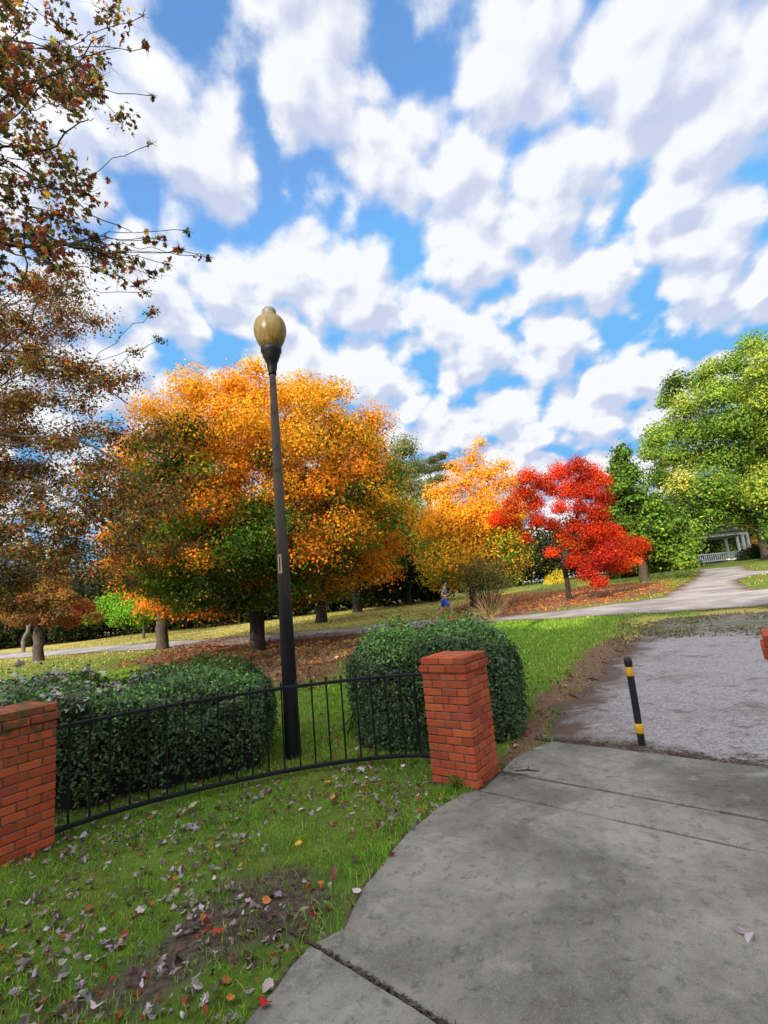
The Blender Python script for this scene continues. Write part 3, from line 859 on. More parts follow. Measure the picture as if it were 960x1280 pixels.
def pxclumps(items, base=None):
    """(px, py, distance, radius in pixels)"""
    return np.array([[*away(a, b, D), r * D / F] for a, b, D, r in items])


# palettes
YEL, ORA, RED = (.80, .40, .026), (.74, .235, .018), (.56, .06, .014)
GOLD, GRN, DGR, LIM = (.76, .31, .022), (.10, .19, .025), (.035, .065, .014), (.26, .32, .03)


def col_maple(rg, P, k, off):
    z_ = np.clip((P[:, 2] - 2.5) / 7.8, 0, 1); xx = (P[:, 0] + 4.4) / 5.6; patch = vnoise(P[:, 0] + 40, P[:, 2] + P[:, 1] * .5, .55, 17)
    rnd = np.random.default_rng(5).random(400)[k % 400]; up_ = np.clip(off[:, 2] * 1.1 + .45, 0, 1)
    y = np.clip(z_ * 2.6 - .55, 0.03, 1.8) * (.55 + patch); o_ = np.clip(.75 - np.abs(z_ - .42) * 1.3, .08, 1) * (.35 + .6 * np.abs(xx) + .6 * (rnd > .6))
    g_ = np.clip(1.35 - z_ * 1.75, 0, 1) * (1.2 - .75 * np.abs(xx - .12)) * (.25 + 1.5 * (patch < .52)) * (1.4 - up_ * .6) + .04
    rd = np.clip(-xx - .3, 0, 1) * .4 * (1 - z_)
    return pick(rg, len(P), [YEL, ORA, GRN, RED, GOLD, DGR, LIM], np.stack([y * .8, o_ * .85, g_ * 1.35, rd, o_ * .5 + y * .5, g_ * 1.2, g_ * .3], 1) + 1e-4, .10, k)


def mk_col(cols, w, jit=.18, clump=0.):
    def f(rg, P, k, off):
        c = pick(rg, len(P), cols, w, jit, k)
        if clump:
            b = np.random.default_rng(77).normal(size=900)[k % 900]; c = c * np.exp(b * clump)[:, None]
        return np.clip(c, 0, .9)
    return f


def gp(px, py):
    p = at(px, py); return np.array([p[0], p[1], p[2] - .02])


# the big maple
b1 = gp(322, 813)
cl = dome((b1[0] + .5, b1[1]), 5.75, 5.2, 1.5, 10.5, 250, .65, 1.1, 31, .5, 2.6, irr=.035)
tree('maple_tree', 'big round maple turning from green to gold and orange, behind the lamp post', b1, 2.3, .27, cl, 250000, .105, col_maple, 'leaf', 'bark_dark', 31, 'maples in autumn colour', flat=.72, droop=.3, twigs=5, sides=7)
# the orange maple to its left
b2 = gp(203, 811)


def col_orange(rg, P, k, off):
    z_ = np.clip((P[:, 2] - 2.) / 6, 0, 1); rnd = np.random.default_rng(8).random(400)[k % 400]
    return pick(rg, len(P), [(.60, .19, .022), GOLD, RED, (.30, .17, .03), (.17, .16, .03)], np.stack([.6 + .3 * rnd, .3 + z_ * .5, .35 * (rnd > .45) + .02, .25 + 0 * z_, .45 * (rnd < .3) + .05], 1), .18, k)


cl = dome((b2[0] + 2.3, b2[1] - .4), 3.9, 3.5, 1.3, 8.2, 90, .8, 1.3, 32, .4)
tree('maple_tree', 'orange and rust maple with a pale flared trunk, left of the big gold one', b2, 2.4, .27, cl, 62000, .15, col_orange, 'leaf', 'bark', 32, 'maples in autumn colour', flat=.6, droop=.35, twigs=5)
# maples right behind the big one
b3 = gp(402, 778)
cl = dome((b3[0] + .6, b3[1]), 4.9, 4.5, 2.4, 11.3, 84, 1.0, 1.6, 33, .5)
tree('maple_tree', 'orange and green maple right behind the big one, with a short thick dark trunk', b3, 2.5, .36, cl, 46000, .19,
     lambda rg, P, k, off: pick(rg, len(P), [ORA, GOLD, GRN, DGR, LIM], np.stack([np.clip((P[:, 2] - 3) / 6, .15, 1), np.clip((P[:, 2] - 5) / 5, .08, 1), np.clip(1.1 - (P[:, 2] - 3) / 5, .05, 1), np.clip(1. - (P[:, 2] - 2) / 5, .02, 1), .15 + 0 * P[:, 2]], 1), .18, k),
     'leaf', 'bark_dark', 33, 'maples in autumn colour', flat=.75, droop=.3)
b4 = gp(447, 765)
cl = dome((b4[0] + 1.2, b4[1]), 5.2, 4.5, 3.0, 11.2, 70, 1.2, 1.9, 34, .5)
tree('maple_tree', 'mostly green maple with orange edges on the lit lawn, nearest the right hedge', b4, 3., .36, cl, 34000, .23,
     mk_col([GRN, DGR, ORA, LIM], [4, 4, 1.6, 1], .2, .2), 'leaf', 'bark_dark', 34, 'maples in autumn colour', flat=.75, droop=.3)
# yellow tree
b5 = gp(606, 762); b5 = np.array([4.6, 28.5, tz(4.6, 28.5)])
cl = np.vstack([dome((b5[0] + .3, b5[1]), 3.1, 3.0, 1.6, 7.2, 60, .75, 1.25, 35, .4), pxclumps([(590, 572, 28.5, 15), (600, 553, 28.5, 9), (570, 585, 28.5, 14), (628, 582, 28.5, 12), (612, 590, 28, 15), (560, 610, 28, 15), (548, 645, 28, 15), (640, 600, 28.5, 12), (655, 640, 28, 14), (565, 700, 27.5, 15), (585, 690, 27, 14), (595, 590, 28.5, 17), (625, 605, 28.5, 16), (580, 605, 28, 17), (605, 612, 28, 18), (555, 628, 28, 16), (540, 615, 28.5, 12), (645, 620, 28.5, 14)])])
tree('maple_tree', 'airy yellow tree between the red maple and the big gold one', b5, 2.0, .2, cl * [1, 1, 1, 1.35], 60000, .15,
     lambda rg, P, k, off: pick(rg, len(P), [YEL, GOLD, LIM, GRN], np.stack([.6 + 0 * P[:, 2], np.clip((P[:, 2] - 3) / 5, .15, 1), np.clip(1 - (P[:, 2] - 1.5) / 3.5, .05, 1), .35 * np.clip(1 - (P[:, 2] - 1.5) / 3, 0, 1)], 1), .16, k),
     'leaf', 'bark', 35, 'maples in autumn colour', flat=.8, droop=.2)
# red maple
b6 = gp(712, 750)
D6 = b6[1]
it = [(660, 595, 12), (678, 603, 13), (700, 590, 14), (722, 582, 13), (740, 590, 12), (752, 600, 11), (735, 612, 15), (710, 612, 15), (655, 615, 13), (640, 632, 13), (668, 628, 12), (622, 648, 11), (640, 655, 12),
      (752, 622, 12), (745, 640, 13), (726, 634, 11), (700, 634, 10), (720, 655, 14), (745, 660, 15), (765, 668, 14), (738, 680, 16), (715, 678, 14), (760, 690, 16), (785, 684, 15), (800, 680, 10), (745, 702, 14), (720, 700, 11),
      (772, 706, 12), (735, 716, 12), (748, 726, 9), (790, 698, 10), (690, 655, 9), (672, 650, 10), (655, 672, 9), (690, 690, 8), (700, 668, 8), (725, 600, 10), (690, 612, 9)]
rr_ = np.random.default_rng(36)
cl = pxclumps([(a, b, D6 + rr_.uniform(-2.6, 2.0), r) for a, b, r in it])
tree('maple_tree', 'bright red maple with a slim trunk above orange fallen leaves', b6, 2.1, .13, cl * [1, 1, 1, 1.3], 62000, .105,
     mk_col([(.54, .04, .012), (.58, .065, .014), (.34, .022, .016), (.62, .12, .02)], [4, 3, 2.4, .8], .2, .2), 'leaf', 'bark_dark', 36, 'maples in autumn colour', flat=.85, droop=.25, twigs=5)
# green tree right of it
b7 = gp(807, 727); D7 = b7[1]
it = [(778, 566, 9), (775, 582, 11), (786, 592, 12), (772, 605, 13), (790, 618, 14), (770, 630, 14), (800, 640, 15), (780, 650, 16), (815, 655, 16), (835, 648, 15), (842, 670, 16), (800, 672, 16), (775, 672, 14), (825, 682, 17), (845, 692, 14),
      (800, 695, 14), (812, 700, 13), (860, 680, 12), (815, 628, 12), (765, 650, 12), (855, 700, 10)]
cl = pxclumps([(a, b, D7 + rr_.uniform(-3, 2.5), r) for a, b, r in it])
tree('leafy_tree', 'deep green broad-leaved tree with a narrow top right of the red maple', b7, 2.4, .3, cl * [1, 1, 1, 1.45], 30000, .25,
     lambda rg, P, k, off: pick(rg, len(P), [GRN, DGR, (.16, .26, .03), LIM], np.stack([.6 + 0 * P[:, 2], .5 + 0 * P[:, 2], np.clip(.9 - (P[:, 2] - 2) / 6, .1, 1), np.clip(.35 - (P[:, 2] - 2) / 8, .02, 1)], 1), .2),
     'greenleaf', 'bark', 37, 'broad-leaved trees on the right', flat=.9, droop=.2)
# big yellow-green tree at right
b8 = np.array([*away(962, 700, 43)[:2], 0]); b8[2] = tz(b8[0], b8[1])
it = [(940, 432, 16), (915, 455, 15), (958, 455, 22), (890, 460, 12), (875, 475, 15), (845, 478, 14), (835, 500, 12), (860, 505, 18), (895, 490, 20), (930, 485, 22), (965, 495, 26), (820, 545, 16), (845, 535, 18), (875, 535, 22), (910, 525, 24), (945, 530, 26),
      (812, 565, 13), (840, 568, 18), (870, 570, 22), (905, 565, 25), (940, 572, 26), (970, 560, 26), (825, 595, 16), (855, 605, 20), (890, 605, 24), (925, 610, 26), (960, 610, 26), (850, 635, 18), (862, 668, 9), (872, 660, 11), (884, 657, 11), (900, 652, 11), (918, 650, 11), (880, 636, 18), (915, 636, 18), (950, 645, 22), (985, 640, 26), (990, 530, 30), (1000, 590, 30), (985, 470, 26), (1020, 520, 30), (1030, 610, 30), (1010, 660, 22), (965, 668, 10)]
cl = pxclumps([(a, b, 43 + rr_.uniform(-5.5, 4), r) for a, b, r in it])
tree('leafy_tree', 'tall yellow-green tree filling the right edge above the white gazebo', b8, 5.0, .5, cl * [1, 1, 1, 1.3], 95000, .25,
     lambda rg, P, k, off: pick(rg, len(P), [(.20, .30, .035), (.30, .36, .045), GRN, DGR, (.46, .42, .06)], np.stack([.8 + 0 * P[:, 2], np.clip((P[:, 2] - 5) / 9, .1, 1) * .6, .6 + 0 * P[:, 2], np.clip(.8 - (P[:, 2] - 4) / 7, .04, 1), .15 + 0 * P[:, 2]], 1), .18, k),
     'greenleaf', 'bark', 38, 'broad-leaved trees on the right', flat=.9, droop=.15, hollow=2.4)
# small green sapling-like tree left
b9 = gp(180, 798)
it = [(125, 765, 10), (140, 755, 12), (155, 765, 12), (165, 748, 12), (180, 760, 13), (195, 752, 10), (205, 765, 9), (150, 775, 9), (175, 775, 9), (115, 772, 8), (190, 740, 9)]
tree('young_tree', 'low bright green young tree under the orange maple at the left', b9, 1.1, .10, pxclumps([(a, b, b9[1] + rr_.uniform(-1.5, 1.5), r * 1.7) for a, b, r in it]), 13000, .18,
     mk_col([(.15, .32, .025), (.10, .22, .02), (.22, .36, .03)], [3, 2, 1]), 'greenleaf', 'bark', 39, flat=.75)
# small bare-ish tree at far left, and a twin-stem one behind it
b10 = gp(48, 826)
it = [(40, 770, 9), (60, 775, 10), (75, 765, 10), (25, 775, 9), (90, 775, 9), (55, 755, 10), (30, 755, 9), (80, 748, 10), (105, 760, 9), (10, 765, 9), (50, 738, 10), (70, 730, 9), (30, 735, 8), (118, 772, 7)]
tree('dogwood_tree', 'small rust-coloured tree with a stout dark trunk at the far left behind the hedge', b10, 1.5, .24, pxclumps([(a, b, b10[1] + rr_.uniform(-1.5, 1.5), r * 1.6) for a, b, r in it]), 14000, .13,
     mk_col([(.22, .10, .04), (.30, .15, .03), (.36, .09, .03), (.14, .09, .04), (.30, .22, .04)], [3, 2, 1, 2, 1]), 'leaf', 'bark', 40, twigs=9, flat=.8, tw_len=1.4)
b11 = gp(29, 815)
tree('dogwood_tree', 'slim grey forked tree at the far left edge, beyond the path', b11, .9, .13, pxclumps([(10, 770, b11[1], 12), (25, 762, b11[1], 12), (45, 768, b11[1], 10), (0, 755, b11[1], 12)]), 2400, .16,
     mk_col([(.22, .13, .05), (.16, .14, .04)], [1, 1]), 'leaf', 'bark_grey', 41, twigs=8)
# trees behind, seen in the gap
b12 = np.array([*away(512, 745, 50)[:2], 0]); b12[2] = tz(*b12[:2])
it = [(505, 560, 15), (490, 580, 14), (520, 585, 14), (505, 605, 17), (530, 615, 14), (485, 610, 14), (515, 640, 17), (535, 650, 14), (500, 660, 16)]
tree('willow_tree', 'grey-olive feathery tree rising behind the gold maple in the gap', b12, 6, .35, pxclumps([(a, b, 50 + rr_.uniform(-3, 3), r * 1.35) for a, b, r in it]), 24000, .22,
     mk_col([(.20, .22, .08), (.27, .27, .10), (.13, .15, .05)], [2, 2, 1]), 'greenleaf', 'bark_grey', 42, twigs=8, flat=.9, hollow=1.4, tw_len=1.15)
b13 = np.array([*away(548, 735, 62)[:2], 0]); b13[2] = tz(*b13[:2])
it = [(541, 576, 10), (553, 570, 9), (548, 584, 11), (560, 583, 9), (535, 588, 10), (552, 598, 11), (540, 602, 11), (548, 618, 12)]
tree('pine_tree', 'tall dark pine of which only the tuft shows left of the yellow tree', b13, 12.3, .3, pxclumps([(a, b, 62 + rr_.uniform(-2, 2), r) for a, b, r in it]), 5600, .24,
     mk_col([(.06, .075, .03), (.10, .11, .045)], [1, 1]), 'greenleaf', 'bark_dark', 43, twigs=6, flat=.7)
b14 = np.array([*away(511, 747, 44)[:2], 0]); b14[2] = tz(*b14[:2])
it = [(500, 690, 18), (520, 680, 18), (540, 690, 18), (515, 710, 18), (540, 715, 17), (560, 705, 16), (530, 660, 16), (560, 675, 16), (490, 715, 15), (550, 650, 14), (575, 690, 14), (565, 725, 10), (500, 728, 9)]
tree('evergreen_tree', 'very dark evergreen in the shade left of the runner', b14, 1.6, .24, pxclumps([(a, b, 44 + rr_.uniform(-3, 3), r) for a, b, r in it]), 16000, .24,
     mk_col([(.022, .034, .014), (.035, .05, .018), (.016, .024, .012)], [2, 1, 2]), 'greenleaf', 'bark_dark', 44, flat=.7)
b15 = np.array([*away(421, 757, 52)[:2], 0]); b15[2] = tz(*b15[:2])
it = [(424, 738, 5), (432, 742, 6), (418, 734, 5), (440, 748, 5), (428, 728, 6)]
tree('young_tree', 'slender pale-trunked sapling on the far lawn between the dark trunks', b15, 1.0, .16, pxclumps([(a, b, 52 + rr_.uniform(-.6, .6), r) for a, b, r in it]), 900, .22,
     mk_col([(.20, .26, .05), (.30, .34, .08)], [1, 1]), 'greenleaf', 'bark_grey', 45)

# ------------------------------------------------------------------ tree with branches hanging in from the left
rr_ = np.random.default_rng(50); it = []
def limb(pts, r):
    P_ = np.array([away(a, b, D) for a, b, D in pts]); t_ = np.linspace(0, 1, len(P_)); q_ = np.linspace(0, 1, 14)
    P_ = np.stack([np.interp(q_, t_, P_[:, k]) for k in range(3)], 1); P_[1:-1] = (P_[:-2] + P_[1:-1] * 2 + P_[2:]) / 4 + rr_.normal(size=(12, 3)) * .02
    return P_, np.linspace(r, r * .3, 14)
for _ in range(900):
    px = rr_.uniform(-110, 190); py = rr_.uniform(-60, 350)
    lim = 165 + 25 * math.sin(py / 45.) - .0 * py
    dens = np.clip((lim - px) / 110, 0, 1)
    if rr_.random() > dens * .8 + .05 * (px < lim + 10): continue
    if len(it) >= 125: break
    it.append((px, py, rr_.uniform(4.4, 7.4), rr_.uniform(20, 34)))
it += [(200, 300, 6.2, 10), (225, 312, 6.2, 9), (246, 318, 6.2, 8), (262, 322, 6.2, 6), (235, 288, 6.2, 7), (210, 330, 6.2, 12), (195, 345, 6.2, 13), (170, 330, 6., 14), (185, 300, 6., 12), (150, 320, 6, 14), (190, 180, 5.2, 8), (182, 60, 5.0, 8), (178, 20, 5, 9), (190, 120, 5.2, 7)]
nb = np.array([-6.6, 4.4, 0]);


def col_near(rg, P, k, off):
    return pick(rg, len(P), [(.15, .05, .03), (.11, .105, .026), (.32, .09, .025), (.06, .055, .02), (.48, .29, .05), (.20, .18, .035)], [4, 3, 2, 3, 1, 1.5], .25)


NLIMBS = [limb([(-160, 330, 5.4), (0, 122, 5.6), (30, 108, 5.6), (90, 88, 5.6), (132, 44, 5.8)], .022), limb([(-160, 300, 5.4), (0, 55, 5.4), (60, 64, 5.5), (95, 72, 5.5), (150, 60, 5.6)], .016), limb([(-160, 330, 5.4), (-10, 178, 5.4), (60, 190, 5.4), (80, 170, 5.5), (110, 150, 5.6)], .02), limb([(-160, 340, 6), (0, 192, 5.6), (50, 225, 5.6), (110, 265, 5.8), (165, 290, 6)], .016), limb([(30, 360, 6.5), (32, 290, 6.3), (36, 230, 6.2)], .014)]
tree('plane_tree', 'overhanging tree with large brown and olive leaves in the upper left corner', nb, 3.2, .22, pxclumps(it), 5800, .10, col_near, 'leaf', 'bark_dark', 51, 'overhanging trees at the left',
     shape='lobed', r_tip=.0045, twigs=9, up=.1, flat=.9, hollow=2.0, tw_len=1.6, sides=6, extra=NLIMBS)
it = []
for _ in range(2500):
    px = rr_.uniform(-140, 235); py = rr_.uniform(335, 765)
    lim = 215 - 60 * abs(py - 470) / 130 if py < 470 else 250 - 60 * abs(py - 620) / 150
    dens = np.clip((lim - px) / 120, 0, 1)
    if py > 700: dens *= .6
    if rr_.random() > dens: continue
    if len(it) >= 250: break
    it.append((px, py, rr_.uniform(8.0, 12.5), rr_.uniform(22, 34)))
it += [(190, 390, 9, 12), (200, 425, 9, 10), (170, 440, 9.5, 14), (170, 470, 9.5, 12), (180, 365, 9, 12), (235, 600, 10, 18), (215, 640, 10, 18), (180, 700, 10, 15), (255, 640, 10, 14), (225, 560, 10, 16), (200, 530, 10, 16), (245, 680, 10, 14), (160, 560, 9, 18), (190, 590, 9, 18)]
LIMBS = [limb([(-150, 560, 10), (0, 604, 9), (60, 606, 8.8), (105, 634, 8.8), (150, 668, 9), (205, 700, 9.3)], .045), limb([(-150, 520, 10), (20, 545, 9), (90, 548, 8.8), (135, 566, 8.8), (180, 606, 9), (235, 640, 9.3)], .036),
         limb([(-150, 640, 10), (0, 690, 9), (20, 640, 9), (70, 560, 9.2)], .03), limb([(-150, 690, 10), (0, 735, 9), (50, 712, 9), (110, 742, 9), (170, 728, 9.2)], .022), limb([(-150, 420, 10), (0, 440, 9), (70, 445, 9), (115, 470, 9), (160, 505, 9.2)], .04),
         limb([(-150, 470, 10), (-20, 455, 9), (40, 405, 9), (60, 350, 9)], .035), limb([(60, 606, 8.8), (120, 590, 8.9), (190, 596, 9.2)], .014), limb([(90, 548, 8.8), (150, 540, 9), (215, 560, 9.2)], .014), limb([(105, 634, 8.8), (160, 630, 9), (230, 660, 9.3)], .012)]
nb2 = np.array([-11.4, 9.5, 0.])


def col_mid(rg, P, k, off):
    rnd = np.random.default_rng(3).random(500)[k % 500]; z0 = 1 / (1 + np.exp(-(P[:, 2] - 4.3) * 1.3))
    return pick(rg, len(P), [(.17, .075, .035), (.14, .13, .038), (.38, .14, .028), (.075, .068, .025), (.36, .05, .02), (.34, .25, .04)],
                np.stack([1.3 + z0 * 1.6, 2.9 - z0, .9 + .7 * (rnd > .7), 1.6 + 0 * z0, .25 + 1.2 * (rnd > .88), .6 + .5 * (rnd < .2)], 1), .22)


tree('dogwood_tree', 'spreading tree with thin olive, brown and rust foliage along the left edge', nb2, 2.0, .26, pxclumps(it), 92000, .074, col_mid, 'leaf', 'bark', 52, 'overhanging trees at the left',
     r_tip=.006, twigs=8, up=.12, flat=.7, hollow=1.6, tw_len=1.6, sides=6, extra=LIMBS)

# ------------------------------------------------------------------ far wood behind everything
rg = np.random.default_rng(60); wl = MB()
def wood_row(x0, x1, D0, D1, n, hmin, hmax, cols, w):
    for k in range(n):
        fx = (k + rg.random()) / n; px = x0 + (x1 - x0) * fx; D = rg.uniform(D0, D1); p = away(px, 740, D); zb = float(tz(p[0], p[1]))
        h = rg.uniform(hmin, hmax); R = rg.uniform(1.8, 3.4); m_ = 1250
        u = unit(rg.normal(size=(m_, 3))); q = rg.random(m_) ** .45
        P = np.stack([p[0] + u[:, 0] * R * q, p[1] + u[:, 1] * R * q, zb + h * .5 + u[:, 2] * h * .5 * q], 1)
        P[:, :2] += (vnoise(P[:, 2], P[:, 0], .8, k)[:, None] - .5) * 1.5
        leaf_quads(wl, P, unit(u + rg.normal(size=(m_, 3)) * .6), rg.uniform(.3, .5, m_), rg, pick(rg, m_, cols, w, .25), .6, .3)
DW = [(.016, .024, .010), (.026, .036, .013), (.04, .05, .018), (.05, .045, .02)]
wood_row(-260, 560, 46, 58, 46, 5, 8.5, DW, [3, 2, 1, .6])
wood_row(-320, 175, 50, 62, 34, 10, 15, DW + [(.09, .06, .03), (.10, .09, .03)], [2, 2, 1.5, 1, 1, 1])
wood_row(-260, 560, 44, 50, 40, 2.2, 3.6, DW, [3, 2, 1, .3])
wood_row(560, 860, 60, 75, 24, 6, 9, DW + [(.20, .17, .03)], [2, 2, 2, 1, .8])
wood_row(600, 1150, 62, 80, 34, 3, 5.5, DW + [(.16, .19, .03)], [2, 2, 2, 1, .6])
wood_row(850, 1250, 58, 72, 24, 8, 13, DW + [(.10, .13, .03)], [1, 2, 2, 1, 1.5])
stuff(wl.build('woodland', M['greenleaf']), 'dark mass of woods closing the view beyond the park lawns', 'woods')

# ------------------------------------------------------------------ shrubs
def bush(name, label, c, rx, ry, h, n, lsize, cols, w, seed, group=None, mat='greenleaf', stems=14):
    rg = np.random.default_rng(seed); c = np.asarray(c, float); t = thing(name, label, 'shrub', c, group)
    u = unit(rg.normal(size=(n, 3))); u[:, 2] = np.abs(u[:, 2]) * np.where(rg.random(n) < .15, -.1, 1); q = rg.random(n) ** .35
    lump = 1 + (vnoise(u[:, 0] * 2 + 5, u[:, 1] * 2 + u[:, 2] * 2, 1.5, seed) - .5) * .6
    P = c + u * np.array([rx, ry, h * .95]) * (q * lump)[:, None] + [0, 0, .06]
    mb = MB(); leaf_quads(mb, P, unit(u + [0, 0, .3] + rg.normal(size=(n, 3)) * .5), rg.uniform(.7, 1.3, n) * lsize, rg, pick(rg, n, cols, w, .22), .6, .3)
    mb.build('foliage', M[mat], t, c)
    sm = MB(); tubes(sm, [([c - [0, 0, .1], c + [rx * .3 * a, ry * .3 * b, h * .4], c + [rx * .7 * a, ry * .7 * b, h * .75]], [.03, .02, .008]) for a, b in rg.uniform(-1, 1, (stems, 2))], 5)
    sm.build('stems', M['bark_dark'], t, c)
    return t


p = gp(783, 722); bush('bush', 'round black-green bush under the right side of the red maple', p, 1.75, 1.6, 1.75, 9000, .15, DW, [3, 3, 1, .2], 71)
for k, (px, py, r, h, lb_) in enumerate([(822, 713, 1.5, 1.5, 'low dark bush left of the gazebo, nearest the green tree'), (842, 711, 1.3, 1.3, 'low dark bush in the middle of the row left of the gazebo'), (858, 709, 1.2, 1.2, 'low dark bush touching the left corner of the gazebo'),
                                         (945, 703, 1.6, 1.35, 'low dark bush at the right corner of the gazebo'), (972, 700, 2.0, 1.6, 'dark bush at the right edge of the photo beside the gazebo')]):
    p = away(px, py, 47.5); p[2] = tz(p[0], p[1]); bush('bush', lb_, p, r, 1.1, h, 3600, .17, DW, [3, 3, 1, .2], 72 + k, 'bushes round the gazebo')
for k, (px, py, D, r, h, lb_) in enumerate([(686, 716, 54, .8, 1.0, 'small yellow bush at the far lawn edge, left one of the pair'), (699, 714, 54, .8, 1.4, 'small yellow bush at the far lawn edge, taller of the pair'), (948, 690, 60, 2.2, 2.6, 'bright orange bush behind the gazebo at the right edge'), (903, 690, 62, 2.4, 2.5, 'yellow-green bush seen through the gazebo')]):
    p = away(px, py, D); p[2] = tz(p[0], p[1])
    bush('bush', lb_, p, r, r, h, 2200, .2, [(.62, .42, .03), (.40, .38, .04)] if k < 2 else ([(.60, .22, .04), (.5, .33, .05)] if k == 2 else [(.30, .32, .05), (.18, .24, .04)]), [1, 1], 80 + k, 'bright far bushes')

# the twiggy shrub by the path
sp = gp(612, 774); rg = np.random.default_rng(90)
sh = thing('twiggy_shrub', 'leggy shrub of bare tan twigs with dark leaves on top, beside the runner', 'shrub', sp)
mb = MB(); mt = MB(); lines = []; tl = []; tips = []
for _ in range(46):
    a = rg.uniform(0, 2 * math.pi); e = rg.uniform(.15, .6); L_ = rg.uniform(1.6, 3.1)
    d = np.array([math.cos(a) * math.sin(e), math.sin(a) * math.sin(e), math.cos(e)])
    P = [sp + rg.normal(size=3) * [.12, .12, 0], sp + d * L_ * .5 + rg.normal(size=3) * .05, sp + d * L_ * [1., 1., .95] + rg.normal(size=3) * .08]
    lines.append((P, [.014, .009, .004])); tips.append(P[2])
    for _k in range(4):
        q = P[1] + (P[2] - P[1]) * rg.random(); e_ = q + unit(rg.normal(size=3) + [0, 0, .6]) * rg.uniform(.3, .6); lines.append(([q, (q + e_) / 2 + rg.normal(size=3) * .03, e_], [.006, .004, .002])); tips.append(e_)
for _ in range(190):
    a = rg.uniform(0, 2 * math.pi); e = rg.uniform(.2, 1.15); L_ = rg.uniform(.6, 1.5)
    d = np.array([math.cos(a) * math.sin(e), math.sin(a) * math.sin(e), math.cos(e)])
    tl.append(([sp + rg.normal(size=3) * [.15, .15, 0], sp + d * L_ * .55, sp + d * L_ + [0, 0, -.12 * L_]], [.010, .008, .003]))
tubes(mb, lines, 4); tubes(mt, tl, 4)
mb.build('stems', M['bark_dark'], sh, sp); mt.build('dry_stalks', M['tanstem'], sh, sp)
tips = np.array(tips); tips = tips[tips[:, 2] > sp[2] + 1.3]; k = rg.integers(0, len(tips), 3600); P = tips[k] + rg.normal(size=(3600, 3)) * .20
mb = MB(); leaf_quads(mb, P, unit(rg.normal(size=(3600, 3)) + [0, 0, .5]), rg.uniform(.05, .10, 3600), rg, pick(rg, 3600, [(.05, .07, .02), (.10, .11, .03), (.18, .12, .04)], [3, 2, 1]), .6, .3)
mb.build('foliage', M['greenleaf'], sh, sp)

# yellow-green weed shoots: above the right hedge, and beside the left pillar
def shoots(name, label, c, n, h, spread, ls, cols, seed, lean=.25):
    rg = np.random.default_rng(seed); c = np.asarray(c, float); t = thing(name, label, 'plant', c)
    mb = MB(); lm = MB(); P, A = [], []
    for k in range(n):
        a = rg.uniform(0, 6.28); d = unit(np.array([math.cos(a) * lean, math.sin(a) * lean, 1.])); b = c + np.array([*(rg.normal(size=2) * spread), 0]); L_ = h * rg.uniform(.6, 1.05)
        e = b + d * L_; mb_l = [b - [0, 0, .1], (b + e) / 2 + rg.normal(size=3) * .01, e]; tubes(mb, [(mb_l, [.006, .004, .002])], 5)
        for q in np.linspace(.25, 1, int(L_ / .035) + 3):
            for s_ in (0, 1):
                az = q * 9 + s_ * math.pi + rg.normal() * .3; ax_ = unit(np.array([math.cos(az), math.sin(az), .55])); P.append(b + d * L_ * q + ax_ * ls * .5); A.append(ax_)
    P, A = np.array(P), np.array(A); Nn = unit(np.array([0, 0, 1.]) + rg.normal(size=P.shape) * .25)
    leaf_shapes(lm, P, Nn, rg.uniform(.8, 1.2, len(P)) * ls, rg, pick(rg, len(P), cols, np.ones(len(cols)), .2), OVAL, .25, A)
    mb.build('stems', M['greenstem'], t, c); lm.build('leaves', M['greenleaf'], t, c); return t


M['greenstem'] = noisy_mat('green_stem', (.06, .09, .02), (.12, .16, .04), 20)
p = away(497, 768, 6.9); shoots('weed', 'pale yellow-green weed shoots sticking out of the top of the right hedge', (p[0], p[1], 1.08), 9, .34, .09, .055, [(.30, .36, .06), (.20, .28, .05)], 91)
p = at(112, 1008); q = np.array([p[0], p[1], 0.])
shoots('weed', 'yellow-green seedling with paired leaves in front of the left hedge', (q[0] + .02, q[1] - .02, 0), 4, .34, .05, .055, [(.32, .42, .05), (.22, .32, .04), (.16, .26, .04)], 92)
p = at(250, 940); shoots('weed', 'small fresh green shoots growing through the middle of the fence', (p[0], p[1] - .55, 0), 7, .5, .16, .05, [(.07, .15, .02), (.05, .10, .02)], 93)
p = at(565, 985); shoots('weed', 'tuft of small green weeds at the foot of the right pillar', (.40, 4.46, 0), 7, .13, .05, .035, [(.12, .22, .03), (.09, .16, .03)], 94, .7)

# ------------------------------------------------------------------ gazebo
gl_ = away(873, 706, 50); gr_ = away(928, 699, 50); gc = (gl_ + gr_) / 2
gd = math.atan2(gr_[1] - gl_[1], gr_[0] - gl_[0]); wd = float(np.hypot(*(gr_ - gl_)[:2])); ga = math.atan2(gc[0], gc[1])
gd = -ga * .55; wd = wd / math.cos(gd) * .98
cc = np.array([gc[0], gc[1], 0]) + np.array([-math.sin(gd), math.cos(gd), 0]) * 2.6; cc[2] = tz(cc[0], cc[1]) - .15
gzb = thing('gazebo', 'white wooden gazebo with picket railings under the right-hand trees', 'gazebo', cc, rz=gd)
hx = wd / 2; ring = [(-hx, -2.6), (hx, -2.6), (hx + .75, -1.5), (hx + .75, 1.5), (hx, 2.6), (-hx, 2.6), (-hx - .75, 1.5), (-hx - .75, -1.5)]
mb = MB(); fl = np.array([(*p, .0) for p in ring]) * [1.06, 1.06, 1]; n8 = 8
V = np.vstack([fl - [0, 0, .6], fl + [0, 0, .22]]); mb.add(V, [[k, (k + 1) % 8, (k + 1) % 8 + 8, k + 8] for k in range(8)]); mb.add(V[8:], np.arange(8)[None, :])
mb.build('deck', M['shingle'], gzb)
